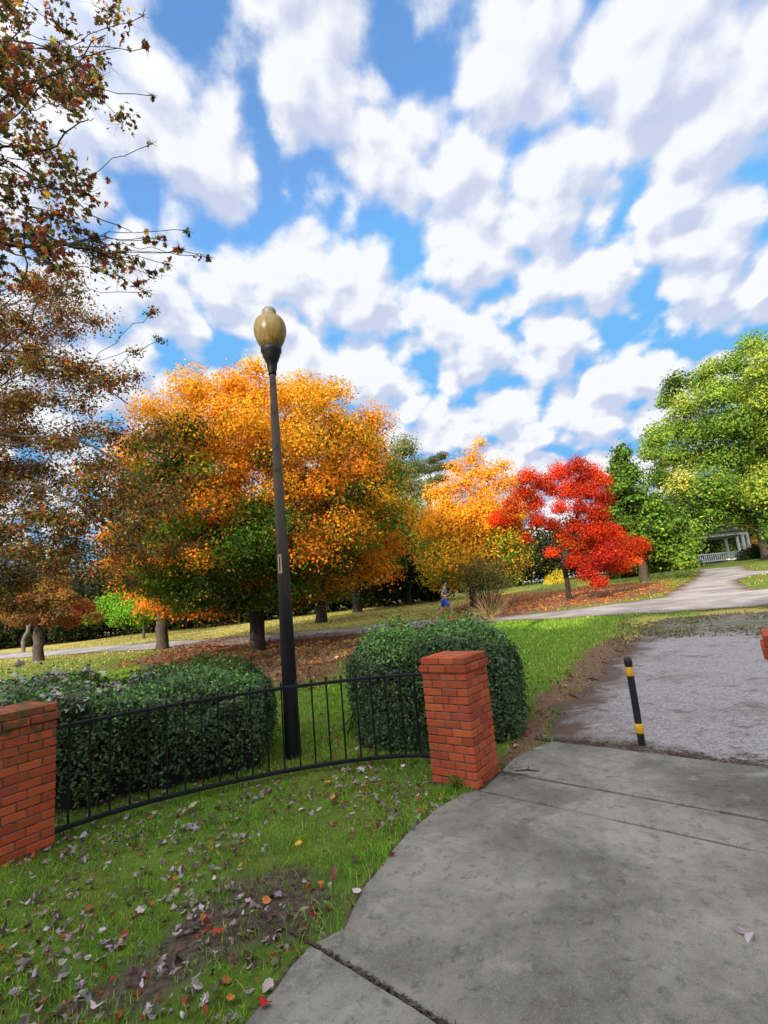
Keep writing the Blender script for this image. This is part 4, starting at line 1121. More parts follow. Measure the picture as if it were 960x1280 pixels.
for p in ring:
    mb = MB(); box(mb, (0, 0, 1.45), (.24, .24, 2.46), 0, bev=.015); box(mb, (0, 0, .34), (.32, .32, .24), 0, bev=.02); box(mb, (0, 0, 2.62), (.32, .32, .12), 0, bev=.02)
    o = mb.build('post', M['white'], gzb); o.location = (*p, 0)
for k in range(8):
    if k == 4: continue
    a, b = np.array(ring[k]), np.array(ring[(k + 1) % 8]); d = b - a; L_ = np.linalg.norm(d); an = math.atan2(d[1], d[0]); mid = (a + b) / 2
    mb = MB(); box(mb, (0, 0, 1.02), (L_ - .25, .10, .09), 0); box(mb, (0, 0, .30), (L_ - .25, .08, .08), 0)
    nb_ = int(L_ / .20)
    for q in range(nb_): box(mb, (-L_ / 2 + .2 + (L_ - .4) * (q + .5) / nb_, 0, .66), (.07, .05, .64), 0)
    o = mb.build('railing', M['white'], gzb); o.location = (*mid, 0); o.rotation_euler = (0, 0, an)
mb = MB()
for k in range(8):
    a, b = np.array(ring[k]), np.array(ring[(k + 1) % 8]); d = b - a; mid = (a + b) / 2; box(mb, (*mid, 2.83), (np.linalg.norm(d) + .2, .2, .30), math.atan2(d[1], d[0]))
mb.build('fascia', M['white'], gzb)
mb = MB(); e = np.array([(*p, 2.99) for p in ring]) * [1.14, 1.14, 1]; tp = np.array([0, 0, 4.9]); V = np.vstack([e, e + [0, 0, .09], [tp]])
mb.add(V, [[k, (k + 1) % 8, (k + 1) % 8 + 8, k + 8] for k in range(8)]); mb.add(V, [[k + 8, (k + 1) % 8 + 8, 16] for k in range(8)]); mb.add(V, np.arange(8)[::-1][None, :])
mb.build('roof', M['shingle'], gzb)

# ------------------------------------------------------------------ the runner
pp = at(558, 777); pz = float(tz(pp[0], pp[1])) + .01
per = thing('person', 'person jogging on the path in a grey T-shirt, blue shorts and dark cap', 'person', (pp[0], pp[1], pz), rz=-.12)


def skin(name, verts, edges, mat, parent, sub=2):
    """verts: (x, y, z, rx, ry); grown with the Skin modifier"""
    me = bpy.data.meshes.new(name); me.from_pydata([v[:3] for v in verts], edges, []); o = bpy.data.objects.new(name, me); COL.objects.link(o); o.parent = parent
    md = o.modifiers.new('skin', 'SKIN'); md.use_smooth_shade = True
    lay = me.skin_vertices[0] if me.skin_vertices else None
    if lay is None:
        bpy.context.view_layer.objects.active = o; bpy.ops.mesh.customdata_skin_add(); lay = me.skin_vertices[0]
    for k, v in enumerate(verts): lay.data[k].radius = (v[3], v[4] if len(v) > 4 else v[3]); lay.data[k].use_root = (k == 0)
    ss = o.modifiers.new('sub', 'SUBSURF'); ss.levels = sub; ss.render_levels = sub
    me.materials.append(mat); return o


# runs towards +x; y is across
BV = [(0, 0, .93, .12, .14), (.02, 0, 1.12, .11, .13), (.05, 0, 1.32, .12, .16), (.07, 0, 1.44, .07, .09), (.085, 0, 1.52, .052), (.10, 0, 1.60, .085, .078), (.11, 0, 1.69, .088, .078), (.10, 0, 1.755, .055, .05)]
BE = [(k, k + 1) for k in range(7)]
def chain(start, pts):
    k = start
    for p in pts: BV.append(p); BE.append((k, len(BV) - 1)); k = len(BV) - 1
    return k
def hand(k, p, d):
    for q, (off, l) in enumerate(((-.030, .06), (-.010, .072), (.010, .068), (.028, .055))):
        a = np.array(p) + np.array([d[0] * .03, off, d[2] * .03]); b = a + np.array(d) * l * .6 + [0, 0, .004]; c_ = b + np.array([d[0] * .3, 0, d[2] - .6]) * l * .45
        kk = len(BV); BV.append((*a, .010)); BV.append((*b, .009)); BV.append((*c_, .008)); BE.extend([(k, kk), (kk, kk + 1), (kk + 1, kk + 2)])
    a = np.array(p) + [0, .03 if p[1] < 0 else -.03, .02]; kk = len(BV); BV.append((*a, .011)); BV.append((*(a + np.array([.02, 0, .035])), .009)); BE.extend([(k, kk), (kk, kk + 1)])
# legs: right leg forward, left leg pushed back
chain(0, [(.03, -.10, .86, .085), (.30, -.10, .55, .058), (.30, -.10, .52, .055), (.24, -.10, .30, .05), (.20, -.10, .11, .036), (.33, -.10, .05, .035)])
chain(0, [(-.02, .10, .86, .085), (-.12, .10, .52, .058), (-.14, .10, .48, .055), (-.40, .10, .33, .05), (-.60, .10, .24, .036), (-.64, .10, .12, .032)])
kr = chain(2, [(.06, -.19, 1.38, .052), (-.10, -.24, 1.14, .04), (.06, -.22, 1.08, .034), (.16, -.20, 1.12, .026), (.21, -.19, 1.14, .030)]); hand(kr, BV[kr][:3], (.95, 0, .2))
kl = chain(2, [(.06, .19, 1.38, .052), (.10, .24, 1.12, .04), (.25, .20, 1.20, .034), (.34, .16, 1.30, .026), (.37, .15, 1.35, .030)]); hand(kl, BV[kl][:3], (.6, 0, .8))
kn = len(BV); BV.append((.195, 0, 1.645, .016)); BE.append((5, kn)); BV.append((.205, 0, 1.628, .012)); BE.append((kn, kn + 1))
for sy in (-1, 1):
    kn = len(BV); BV.append((.095, sy * .082, 1.645, .018)); BE.append((5, kn))
skin('body', BV, BE, M['skin'], per)
skin('shirt', [(0, 0, .93, .135, .155), (.02, 0, 1.12, .128, .148), (.05, 0, 1.32, .138, .175), (.065, 0, 1.42, .085, .11), (.06, -.19, 1.385, .07), (-.03, -.22, 1.24, .066), (.06, .19, 1.385, .07), (.085, .22, 1.24, .066)],
     [(0, 1), (1, 2), (2, 3), (2, 4), (4, 5), (2, 6), (6, 7)], M['shirt'], per)
skin('shorts', [(0, 0, .93, .13, .15), (.03, -.10, .85, .115), (.22, -.10, .64, .105), (-.02, .10, .85, .115), (-.09, .10, .60, .105)], [(0, 1), (1, 2), (0, 3), (3, 4)], M['shorts'], per)
for sx, sz_, tilt, y_ in ((.25, .035, .0, -.10), (-.625, .175, 1.3, .10)):
    mb = MB(); box(mb, (.04, 0, .02), (.28, .10, .07), 0, bev=.025); box(mb, (-.05, 0, .06), (.11, .09, .07), 0, bev=.025); o = mb.build('shoe', M['shoe'], per); o.location = (sx, y_, sz_); o.rotation_euler = (0, tilt, 0)
mb = MB(); lathe(mb, [(.100, 1.69), (.102, 1.72), (.092, 1.765), (.06, 1.80), (0, 1.812)], (.105, 0, 0), 20); V = [(.19, -.075, 1.705), (.30, -.05, 1.69), (.31, 0, 1.69), (.30, .05, 1.69), (.19, .075, 1.705)]
V = V + [(a, b, c_ - .012) for a, b, c_ in V]; mb.add(V, [[0, 1, 2, 3, 4]]); mb.add(V, [[9, 8, 7, 6, 5]]); mb.add(V, [[k, k + 5, (k + 1) % 5 + 5, (k + 1) % 5] for k in range(5)]); mb.build('cap', M['cap'], per, smooth=True)
mb = MB(); lathe(mb, [(.088, 1.62), (.095, 1.66), (.098, 1.70)], (.085, 0, 0), 16); mb.build('hair', M['hair'], per)
for sy in (-1, 1): mb = MB(); lathe(mb, [(0, -.011), (.008, -.008), (.011, 0), (.008, .008), (0, .011)], (.178, sy * .032, 1.668), 8); mb.build('eye', M['eye'], per)

# ------------------------------------------------------------------ grass
rg = np.random.default_rng(100); gm = MB()


def blades(n, sampler, h0, h1, wd, cols, w, dens, lean=.5):
    xy = sampler(n); keep = rg.random(n) < dens(xy[:, 0], xy[:, 1]); xy = xy[keep]; n = len(xy)
    zz = gz(xy[:, 0], xy[:, 1]); B0 = np.column_stack([xy, zz - .005]); a = rg.uniform(0, 6.283, n); b = rg.uniform(0, 6.283, n)
    h = rg.uniform(h0, h1, n)[:, None] * (.55 + .9 * vnoise(xy[:, 0], xy[:, 1], 5, 8))[:, None]; W = np.column_stack([np.cos(a), np.sin(a), np.zeros(n)]) * wd * rg.uniform(.7, 1.3, n)[:, None]
    D = np.column_stack([np.cos(b), np.sin(b), np.zeros(n)]) * np.abs(rg.normal(size=n) * lean)[:, None]
    m_ = B0 + (D * .35 + [0, 0, .62]) * h; t_ = B0 + (D * 1. + [0, 0, .95]) * h
    V = np.stack([B0 - W, B0 + W, m_ + W * .75, m_ - W * .75, t_], 1).reshape(-1, 3); i = np.arange(n)[:, None] * 5
    c_ = pick(rg, n, cols, w, .22); gm.add(V, i + [0, 1, 2, 3], c_); gm.add(V, i + [3, 2, 4], c_)


def outside(x, y, extra=0.):
    d, a = poly_dist(x, y, PAVE); _, b = poly_dist(x, y, GRAV); _, c_ = poly_dist(x, y, PATH)
    return ~(a | b | c_) | (a & (d < .025)) & (vnoise(x, y, 11, 4) > .55)


def dens_near(x, y):
    d, a = poly_dist(x, y, DIRT); k = np.clip(.55 + np.where(a, -d, d) / .4 + (vnoise(x, y, 4, 6) - .5) * 1.8 + (vnoise(x, y, 11, 9) - .5) * .8, .05, 1)
    d2_, a2 = poly_dist(x, y, MULCH); k *= np.clip(.4 + np.where(a2, -d2_, d2_) / .5, .04, 1)
    k *= np.clip(.45 + vnoise(x, y, 2.2, 15) * .8, 0, 1)
    hd = (np.abs(x - .5) < 1.05) & (np.abs(y - 6.46) < .8)
    d1_, a1 = poly_dist(x, y, LITTER1); k *= np.clip(1 - np.where(a1, .4 + d1_, .4 - d1_), .08, 1)
    d5, a5 = poly_dist(x, y, LITTER2); k *= np.where(a5, .15, 1)
    d6, a6 = poly_dist(x, y, STRIP); k *= 1 - .86 * np.clip(.5 + np.where(a6, d6, -d6) / 1.2 + (vnoise(x, y, 1.2, 2) - .5) * .8, 0, 1)
    return k * outside(x, y) * ~hd


GC = [(.18, .36, .032), (.25, .44, .04), (.13, .26, .028), (.34, .42, .07), (.44, .40, .17)]
U = lambda x0, x1, y0, y1: (lambda n: np.column_stack([rg.uniform(x0, x1, n), rg.uniform(y0, y1, n)]))
blades(112000, U(-5.2, .9, 1.6, 5.4), .018, .05, .0022, GC, [4, 3, 3, 1.4, .5], dens_near, .7)
blades(9000, U(-.9, .7, 2.0, 4.7), .04, .085, .003, GC, [4, 4, 2, .5, .2], lambda x, y: dens_near(x, y) * (poly_dist(x, y, PAVE)[0] < .22), .8)
blades(60000, U(-4, 3.5, 5.2, 9), .03, .07, .004, GC, [4, 3, 3, 1.2, .4], dens_near, .7)
blades(70000, U(-9, 9, 9, 19), .04, .08, .009, GC, [4, 4, 2, 1.2, .4], dens_near, .7)
blades(40000, U(-26, 26, 18, 48), .05, .10, .02, [(.13, .19, .025), (.22, .23, .045), (.38, .31, .08), (.46, .38, .11)], [2, 2, 2, 1], dens_near, .8)
stuff(gm.build('grass', M['grassblade']), 'short green grass of the park lawns, thin over the bare soil', 'grass')
# thin worn grass between the gravel and the path
n = 15000; sx0 = np.array(STRIP); xy = np.column_stack([rg.uniform(sx0[:, 0].min(), sx0[:, 0].max(), n), rg.uniform(sx0[:, 1].min(), sx0[:, 1].max(), n)])
_d, _i = poly_dist(xy[:, 0], xy[:, 1], STRIP); xy = xy[_i & (rg.random(n) < np.clip(vnoise(xy[:, 0], xy[:, 1], 1.6, 44) * 2.2 - .55, 0, 1))]; n = len(xy)
P = np.column_stack([xy, tz(xy[:, 0], xy[:, 1]) + .015]); gm2 = MB(); leaf_quads(gm2, P, unit(rg.normal(size=(n, 3)) + [0, 0, .6]), rg.uniform(.05, .11, n), rg, pick(rg, n, [(.12, .16, .04), (.20, .18, .08), (.26, .21, .12), (.14, .10, .06)], [2, 2, 2, 3]), .35, .3)
stuff(gm2.build('grass', M['grassblade']), 'thin worn grass and litter between the gravel and the far path', 'grass')
# clover and small broad weeds in the lawn
cm = MB(); n = 5200; xy = np.column_stack([rg.uniform(-3.4, .7, n), rg.uniform(2.0, 5.3, n)]); k = (rg.random(n) < dens_near(*xy.T)) & (vnoise(*xy.T, 2.6, 23) > .5); xy = xy[k]; n = len(xy)
P = np.column_stack([xy, gz(*xy.T) + rg.uniform(.008, .035, n)]); leaf_shapes(cm, P, unit(np.array([0, 0, 1.]) + rg.normal(size=(n, 3)) * .35), rg.uniform(.012, .03, n), rg, pick(rg, n, [(.07, .16, .02), (.10, .21, .03), (.05, .10, .02)], [2, 1, 1]), OVAL, .2)
stuff(cm.build('ground_cover', M['greenleaf']), 'small broad-leaved weeds and clover between the grass blades', 'weeds')

# ------------------------------------------------------------------ fallen leaves
fm = MB()


def litter(n, sampler, dens, s0, s1, cols, w, lift=.02, tilt=.3, outline=MAPLE, curl=.35, zf=gz):
    xy = sampler(n); xy = xy[rg.random(n) < dens(xy[:, 0], xy[:, 1])]; n = len(xy)
    P = np.column_stack([xy, zf(xy[:, 0], xy[:, 1]) + lift * rg.uniform(.4, 1.4, n)])
    leaf_shapes(fm, P, unit(np.array([0, 0, 1.]) + rg.normal(size=(n, 3)) * tilt), rg.uniform(s0, s1, n), rg, pick(rg, n, cols, w, .22), outline, curl)


LC = [(.34, .27, .25), (.22, .16, .14), (.11, .065, .048), (.24, .085, .05), (.46, .38, .36), (.30, .04, .025), (.42, .15, .04)]
LW = [4, 4, 4.5, 1.8, 1.8, .4, .6]
lawn_d = lambda x, y: outside(x, y) * np.clip(vnoise(x, y, 2.2, 31) * 1.5 - .15, .08, 1)
litter(420, U(-3.4, .5, 1.9, 5.3), lawn_d, .035, .07, LC, LW, .024, .3, MAPLE, .4)
litter(1500, U(-3.4, .5, 1.9, 5.3), lawn_d, .025, .062, LC, LW, .022, .35, BROAD, .7)
litter(2400, U(-3.4, .5, 1.9, 5.3), lawn_d, .022, .055, LC, LW, .022, .4, OVAL, .6)
litter(420, U(-2.4, -.3, 1.9, 3.4), lambda x, y: outside(x, y) * np.clip(sd(*poly_dist(x, y, DIRT), .3) * .8, 0, 1), .03, .07, LC, [3, 3.5, 5, 2, 1.3, .5, .5], .012, .4, OVAL, .8)
litter(520, U(-2.5, 3, 5.2, 9), lawn_d, .05, .09, LC, [1, 2, 3, 3, .6, 1, 2], .03, .4)
def edge_d(x, y):
    d, a = poly_dist(x, y, MULCH); return np.clip(.3 + np.where(a, .7, -d * 2), 0, 1)
litter(2600, U(.8, 5, 4.6, 12), edge_d, .02, .055, [(.14, .08, .05), (.22, .13, .085), (.09, .05, .03), (.30, .22, .17)], [3, 3, 2, 1], .012, .4, OVAL, .6, lambda x, y: tz(x, y) + .002)
# rust-coloured carpets under the maples
def in_poly(poly, soft):
    return lambda x, y: np.clip(.5 + np.where(poly_dist(x, y, poly)[1], 1, -1) * poly_dist(x, y, poly)[0] / soft, 0, 1)
l1 = np.array(LITTER1); l2 = np.array(LITTER2)
litter(14000, U(l1[:, 0].min() - 2, l1[:, 0].max() + 2, l1[:, 1].min() - 2, l1[:, 1].max() + 2), in_poly(LITTER1, 2.2), .08, .13, [(.24, .085, .04), (.15, .055, .03), (.32, .13, .06), (.36, .19, .09)], [3, 3, 2, 1], .03, .35)
litter(13000, U(l2[:, 0].min() - 2, l2[:, 0].max() + 2, l2[:, 1].min() - 2, l2[:, 1].max() + 2), in_poly(LITTER2, 2.2), .08, .13, [(.58, .18, .035), (.42, .09, .03), (.70, .28, .05), (.30, .11, .05)], [3, 3, 2, 2], .03, .35)
stuff(fm.build('leaf_litter', M['dryleaf']), 'grey, brown and rust fallen leaves scattered over grass, soil and gravel edge', 'fallen leaves')
# debris along the joint and slab edges
dm_ = MB(); lines = []
for _ in range(420):
    s = rg.uniform(-1.1, 1.3); p = A_ * (np.array([-.5, 2.7]) @ A_ + s + .55) + B_ * (tc + rg.normal() * .006); a = rg.uniform(0, 6.28); d = np.array([math.cos(a), math.sin(a), rg.normal() * .2]) * rg.uniform(.006, .02)
    c_ = np.array([*p, -.012 + rg.uniform(0, .012)]); lines.append(([c_ - d, c_, c_ + d], [.0025, .004, .002]))
for _ in range(700):
    k = rg.uniform(0, 1); a_ = np.array([1.5, 5.50]); b_ = np.array([4.4, 3.02]); p = a_ + (b_ - a_) * k + B_ * (abs(rg.normal()) * .09 * (1 + (vnoise(k * 9, 0, 1, 3) - .3)) - .0); a = rg.uniform(0, 6.28)
    d = np.array([math.cos(a), math.sin(a), rg.normal() * .15]) * rg.uniform(.008, .05); c_ = np.array([*p, .012]); lines.append(([c_ - d, c_ + [0, 0, .006], c_ + d], [.002, .0035, .0015]))
for _ in range(260):
    p = np.array([.93, 4.78]) + rg.normal(size=2) * [.08, .12]; a = rg.uniform(0, 6.28); d = np.array([math.cos(a), math.sin(a), rg.normal() * .1]) * rg.uniform(.01, .04); c_ = np.array([*p, .006]); lines.append(([c_ - d, c_ + [0, 0, .003], c_ + d], [.001, .0015, .001]))
tubes(dm_, lines, 4, cap=False)
stuff(dm_.build('debris', M['twig']), 'crumbs, needles and twigs caught in the concrete joint and along the gravel edge', 'debris')

# single leaves one can point to
def leaf_thing(label, px, py, size, col, outline=MAPLE, curl=.3, z=None, seed=0, tilt=.25):
    rg = np.random.default_rng(seed); p = at(px, py); on = poly_dist([p[0]], [p[1]], PAVE)[1][0]
    zz = (.012 if on else float(gz(p[0], p[1])) + .045); mb = MB(); c = np.array([p[0], p[1], zz])
    leaf_shapes(mb, np.zeros((1, 3)), unit(np.array([[0, 0, 1.]]) + rg.normal(size=(1, 3)) * tilt), size, rg, np.array([col]), outline, curl)
    o = mb.build('fallen_leaf', M['dryleaf']); o.location = c; tag(o, label, 'leaf', 'single fallen leaves'); return o


leaf_thing('red folded leaf lying alone on the bottom edge of the concrete', 332, 1262, .075, (.40, .03, .025), OVAL, .9, seed=1)
for k, (a, b) in enumerate(((928, 1171), (940, 1178))):
    leaf_thing(('pinkish grey curled leaf' if k == 0 else 'paler flat half of the leaf pair') + ' lying out on the open concrete at the right', a, b, .075, (.36, .27, .27) if k == 0 else (.48, .40, .38), OVAL, .9, seed=2 + k)
leaf_thing('bright yellow leaf lying on the grass near the bare soil', 373, 1058, .075, (.72, .38, .03), seed=5)
leaf_thing('bright red leaf at the lower tip of the bare soil', 392, 1152, .075, (.45, .02, .025), seed=6)
leaf_thing('orange star-shaped leaf in the grass nearest the fence', 410, 984, .08, (.62, .25, .07), seed=7)
leaf_thing('orange star-shaped leaf a little below the other, in the grass', 416, 1004, .075, (.58, .24, .10), seed=8)
leaf_thing('large tan curled leaf on the grass in front of the left fence', 238, 1016, .19, (.50, .33, .20), OVAL, .35, seed=9)
leaf_thing('pale pink leaf at the grass edge beside the concrete', 447, 1120, .075, (.55, .42, .42), OVAL, .3, seed=10)
leaf_thing('rust leaf standing at the concrete edge, above the pale pink one', 490, 1070, .07, (.34, .10, .04), MAPLE, .5, seed=11, tilt=.6)
leaf_thing('red leaf on the bare soil left of the bright red one', 272, 1173, .07, (.42, .05, .03), seed=12)
leaf_thing('large brown curled leaf at the right side of the bare soil', 416, 1098, .10, (.20, .10, .055), OVAL, .9, seed=13)
# twigs by the pillar, small round paver
tb = at(652, 967); tw = MB(); tubes(tw, [([np.array([.95, 4.72, .012]), np.array([1.06, 4.70, .02]), np.array([1.16, 4.66, .014])], [.006, .008, .004]), ([np.array([1.06, 4.70, .02]), np.array([1.10, 4.78, .015])], [.005, .003])], 6)
tag(tw.build('twig', M['twig']), 'dead forked twig lying across the joint beside the right pillar', 'twig')
tw = MB(); tubes(tw, [([np.array([.90, 4.62, .010]), np.array([.98, 4.63, .016]), np.array([1.05, 4.60, .010])], [.003, .004, .002])], 6)
tag(tw.build('twig', M['twig']), 'short thin twig lying nearest the right pillar foot', 'twig')
pp_ = at(589, 999); mb = MB(); lathe(mb, [(.095, -.06), (.095, .002), (.088, .010), (0, .011)], (0, 0, 0), 14)
o = mb.build('paver', M['concrete']); o.location = (pp_[0] - .01, pp_[1], .0); o.scale = (1, .75, 1); tag(o, 'small round concrete block set at the front foot of the right pillar', 'paver')

# ------------------------------------------------------------------ trees on the street side (behind the viewer): they shade the gate
rg = np.random.default_rng(120)
SUN_AZ = math.radians(208); SUN_EL = math.radians(20)        # azimuth clockwise from +y
cl = dome((0, 0), 3.3, 3.3, 1.2, 9.0, 46, .8, 1.3, 121, .4)
st0 = tree('street_tree', 'broad street tree outside the gate, behind the viewer', (0, 0, 0), 2.2, .25, cl, 42000, .24, mk_col([GRN, DGR, GOLD], [3, 3, 1]), 'leaf', 'bark', 121, 'street trees outside the gate')
spots = [(-14.5, -4.0, .95, 0), (-9.5, -7.5, 1.12, 1), (-5.0, -9.5, 1.22, 2), (.2, -10.0, 1.25, 3), (5.5, -10.5, 1.25, 4), (10.5, -9.0, 1.25, 5), (15.5, -7.0, 1.2, 6), (-2.4, -15, 1.3, 1.5), (8, -15, 1.3, 2.5)]
def copy_tree(o, parent=None):
    c = o.copy(); COL.objects.link(c)
    if parent is not None: c.parent = parent
    for ch in o.children: copy_tree(ch, c)
    return c
for k, (x_, y_, s_, r_) in enumerate(spots):
    o = st0 if k == 0 else copy_tree(st0)
    o.location = (x_, y_, 0); o.scale = (s_, s_, s_); o.rotation_euler = (0, 0, r_)

# ------------------------------------------------------------------ sky, clouds, sun
sdir = Vector((math.sin(SUN_AZ) * math.cos(SUN_EL), math.cos(SUN_AZ) * math.cos(SUN_EL), math.sin(SUN_EL)))
W = bpy.data.worlds.new('World'); S.world = W; W.use_nodes = True; t = W.node_tree; t.nodes.clear(); g = G(t)
sky = g.n('ShaderNodeTexSky', sky_type='NISHITA', sun_disc=False, sun_elevation=SUN_EL, sun_rotation=SUN_AZ, altitude=50, air_density=1.0, dust_density=.6, ozone_density=2.2)


def sp2(px, py):
    d = ray(px, py); d /= np.linalg.norm(d); return np.array([d[0], d[1]]) / (max(d[2], 0) + .42)


CLOUD_SHADE, CLOUD_LIT, SKY_VALUE, COVER = (.33, .38, .525), (.65, .655, .675), 2.6, .70
# breaks in the cloud layer (and thick places): photo position, half-axes, tilt, weight
BL = [(392, 45, 30, 80, -8, -1.0), (425, 75, 28, 30, 0, -.6), (212, 60, 26, 120, -12, -.6), (330, 190, 20, 60, 25, -.8), (702, 215, 30, 36, 30, -.9), (925, 165, 60, 40, 55, -.9),
      (598, 335, 13, 60, 12, -.9), (478, 440, 42, 24, 35, -.7), (640, 395, 30, 18, 20, -.5), (885, 385, 85, 18, 25, -.75), (705, 425, 40, 16, 25, -.6), (300, 335, 34, 16, -20, -.5), (440, 470, 25, 28, 0, -.6),
      (745, 470, 60, 12, 15, -.6), (545, 345, 20, 14, 0, -.4), (310, 255, 12, 45, 10, -.6), (560, 120, 55, 14, 0, -.6), (200, 130, 16, 60, -15, -.5), (940, 330, 40, 12, 40, -.5), (620, 500, 70, 9, 8, -.5), (505, 545, 40, 8, 0, -.5), (170, 300, 30, 80, 0, -.4), (690, 490, 30, 12, 20, -.5), (760, 230, 40, 14, 35, -.6), (400, 330, 12, 30, 20, -.4),
      (540, 50, 60, 60, 0, .5), (560, 200, 85, 70, 10, .5), (345, 290, 60, 45, 0, .4), (410, 125, 26, 28, 0, .7), (750, 300, 90, 45, 35, .5), (300, 90, 40, 90, -8, .5), (700, 70, 140, 60, 25, .35), (580, 470, 95, 28, 5, .5), (830, 410, 70, 22, 25, .5), (480, 385, 60, 30, 0, .4), (880, 480, 70, 26, 25, .45), (600, 415, 70, 26, 10, .45)]
gt = bpy.data.node_groups.new('clouds', 'ShaderNodeTree'); gt.interface.new_socket('p', in_out='INPUT', socket_type='NodeSocketVector'); gt.interface.new_socket('d', in_out='OUTPUT', socket_type='NodeSocketFloat')
h = G(gt); gi = gt.nodes.new('NodeGroupInput'); go = gt.nodes.new('NodeGroupOutput')
pv = gi.outputs[0]
wv = h.n('ShaderNodeTexNoise', {'Vector': pv, 'Scale': 4.5, 'Detail': 3., 'Roughness': .6}, noise_dimensions='2D').outputs[1]
wp = h.n('ShaderNodeVectorMath', (wv, (.5, .5, .5)), operation='SUBTRACT').outputs[0]
wp = h.n('ShaderNodeVectorMath', {0: wp, 3: .20}, operation='SCALE').outputs[0]
pw = h.n('ShaderNodeVectorMath', (pv, wp), operation='ADD').outputs[0]
acc = None
for a, b, ra, rb, rot, wgt in BL:
    c0 = sp2(a, b); cr, sr = math.cos(math.radians(rot)), math.sin(math.radians(rot))
    e1 = (sp2(a + cr * 4, b - sr * 4) - sp2(a - cr * 4, b + sr * 4)) / 8 * ra; e2 = (sp2(a + sr * 4, b + cr * 4) - sp2(a - sr * 4, b - cr * 4)) / 8 * rb
    Mi = np.linalg.inv(np.stack([e1, e2], 1))
    q = h.n('ShaderNodeVectorMath', (pw, (c0[0], c0[1], 0)), operation='SUBTRACT').outputs[0]
    u = h.n('ShaderNodeVectorMath', (q, (Mi[0, 0], Mi[0, 1], 0)), operation='DOT_PRODUCT').outputs[1]; v = h.n('ShaderNodeVectorMath', (q, (Mi[1, 0], Mi[1, 1], 0)), operation='DOT_PRODUCT').outputs[1]
    r2 = h.m('ADD', h.m('MULTIPLY', u, u), h.m('MULTIPLY', v, v)); e = h.m('POWER', .5, r2)
    acc = h.m('MULTIPLY', e, wgt) if acc is None else h.m('MULTIPLY_ADD', e, wgt, h.m('MULTIPLY', acc, .85))
mp = h.n('ShaderNodeMapping', {0: pv, 3: (1.05, .92, 1)}).outputs[0]
ms = h.n('ShaderNodeMapping', {0: pv, 3: (1.3, .6, 1)}).outputs[0]
n1 = h.n('ShaderNodeTexNoise', {'Vector': ms, 'Scale': 4.6, 'Detail': 3., 'Roughness': .5}, noise_dimensions='2D').outputs[0]
n2 = h.n('ShaderNodeTexNoise', {'Vector': mp, 'Scale': 17., 'Detail': 5., 'Roughness': .6}, noise_dimensions='2D').outputs[0]
vo = h.n('ShaderNodeTexVoronoi', {'Vector': h.n('ShaderNodeVectorMath', (mp, h.n('ShaderNodeVectorMath', {0: wp, 3: .5}, operation='SCALE').outputs[0]), operation='ADD').outputs[0], 'Scale': 6.8, 'Smoothness': .3, 'Detail': 1.0, 'Lacunarity': 2.3, 'Roughness': .5}, feature='SMOOTH_F1', voronoi_dimensions='2D').outputs[0]
d_ = h.m('ADD', h.m('MULTIPLY', h.m('SUBTRACT', n1, .5), 1.15), h.m('MULTIPLY', h.m('SUBTRACT', n2, .5), .95))
d_ = h.m('ADD', d_, h.m('MULTIPLY', h.m('SUBTRACT', .42, vo), 1.75))
d_ = h.m('ADD', h.m('ADD', d_, COVER), h.m('MULTIPLY', acc, .85))
gt.links.new(d_, go.inputs[0])
dirv = g.n('ShaderNodeTexCoord').outputs['Generated']
def plane(v):
    o_ = g.n('ShaderNodeSeparateXYZ', (v,)).outputs
    inv = g.m('DIVIDE', 1., g.m('ADD', g.m('MAXIMUM', o_[2], 0.), .42))
    return g.n('ShaderNodeCombineXYZ', (g.m('MULTIPLY', o_[0], inv), g.m('MULTIPLY', o_[1], inv), 0.)).outputs[0]
P = plane(dirv)
Pu = plane(g.n('ShaderNodeVectorMath', (g.n('ShaderNodeVectorMath', (dirv, (-.012, -.01, .042)), operation='ADD').outputs[0],), operation='NORMALIZE').outputs[0])
def cl_(p):
    x = t.nodes.new('ShaderNodeGroup'); x.node_tree = gt; t.links.new(p, x.inputs[0]); return x.outputs[0]
d0, d1_ = cl_(P), cl_(Pu)
alpha = g.ramp(d0, -.30, .36)
lit = g.ramp(g.m('SUBTRACT', d0, d1_), -.50, .38)
thick = g.ramp(d0, .3, 1.2)
shade = g.m('SUBTRACT', g.m('MULTIPLY_ADD', lit, .85, .26), g.m('MULTIPLY', thick, .16), clamp=True)
ccol = g.mix(shade, CLOUD_SHADE, CLOUD_LIT)
ccol = g.n('ShaderNodeVectorMath', {0: ccol, 3: 10.}, operation='SCALE').outputs[0]
skc = g.n('ShaderNodeHueSaturation', {'Hue': .5, 'Saturation': 1.15, 'Value': SKY_VALUE, 'Color': sky.outputs[0]}).outputs[0]
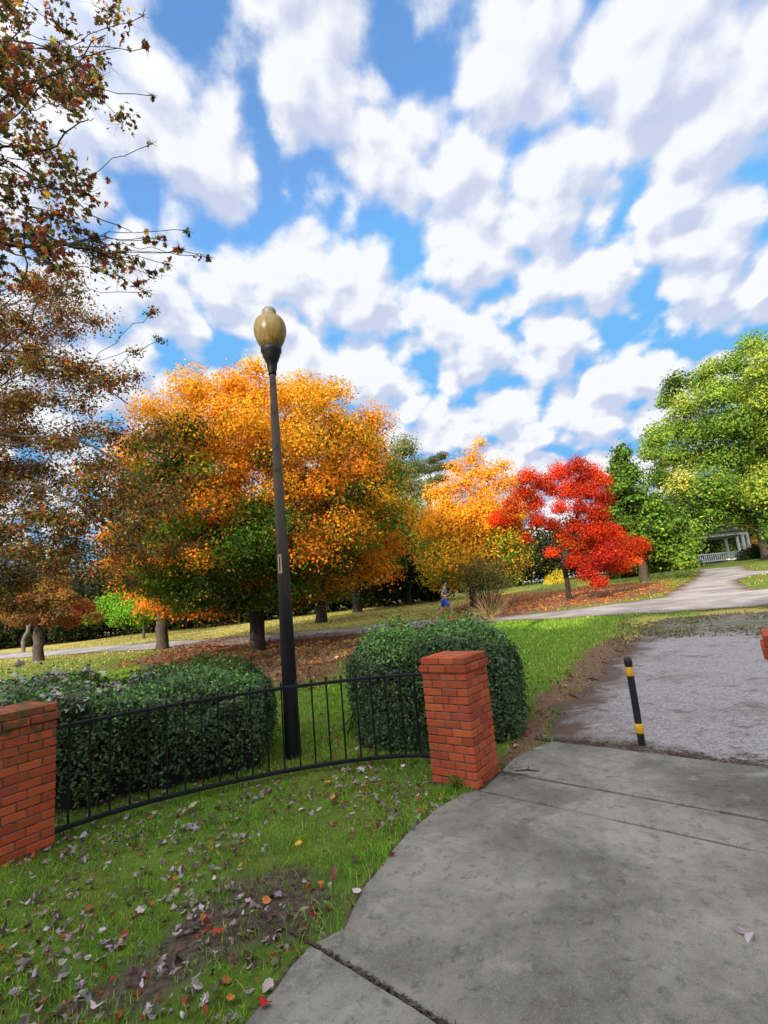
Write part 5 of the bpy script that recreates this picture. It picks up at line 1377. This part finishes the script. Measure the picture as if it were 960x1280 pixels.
back = g.m('MULTIPLY_ADD', g.m('POWER', g.m('MAXIMUM', g.m('ADD', g.n('ShaderNodeVectorMath', (dirv, tuple(sdir)), operation='DOT_PRODUCT').outputs[1], .15), 0.), 1.5), 3.8, 1.)   # added boost: clouds on the sun's side, out of view, brightened to lift the foreground
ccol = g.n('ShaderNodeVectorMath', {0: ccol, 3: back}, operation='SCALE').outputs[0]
skc = g.mix(1., skc, (1.15, 3.35, 6.3), 'DARKEN')
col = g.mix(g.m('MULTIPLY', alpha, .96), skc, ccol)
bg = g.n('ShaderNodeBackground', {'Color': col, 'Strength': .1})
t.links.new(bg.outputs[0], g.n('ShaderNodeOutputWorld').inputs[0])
W.cycles.sampling_method = 'MANUAL'; W.cycles.sample_map_resolution = 512

sl = bpy.data.lights.new('sun', 'SUN'); sl.energy = 4.2; sl.angle = math.radians(.53); sl.color = (1., .86, .66)
so = bpy.data.objects.new('sun', sl); COL.objects.link(so)
so.rotation_euler = (-sdir).to_track_quat('-Z', 'Y').to_euler(); so.location = (-20, -40, 30)

# ------------------------------------------------------------------ camera
cam = bpy.data.cameras.new('camera'); co = bpy.data.objects.new('camera', cam); COL.objects.link(co)
cam.sensor_fit = 'HORIZONTAL'; cam.sensor_width = 36; cam.lens = F / 960 * 36; cam.clip_start = .05; cam.clip_end = 2000
r3 = RW @ np.array([1, 0, 0]); u3 = RW @ np.array([0, 1, 0]); f3 = RW @ np.array([0, 0, 1])
co.matrix_world = Matrix(((r3[0], u3[0], -f3[0], 0), (r3[1], u3[1], -f3[1], 0), (r3[2], u3[2], -f3[2], H), (0, 0, 0, 1)))
S.camera = co

S.render.engine = 'CYCLES'
cy_ = S.cycles; cy_.max_bounces = 6; cy_.diffuse_bounces = 3; cy_.glossy_bounces = 2; cy_.transmission_bounces = 4; cy_.transparent_max_bounces = 4
cy_.caustics_reflective = False; cy_.caustics_refractive = False
cy_.use_denoising = True
S.view_settings.view_transform = 'Standard'; S.view_settings.look = 'None'; S.view_settings.gamma = 1; S.view_settings.use_curve_mapping = False
S.view_settings.exposure = 0.6
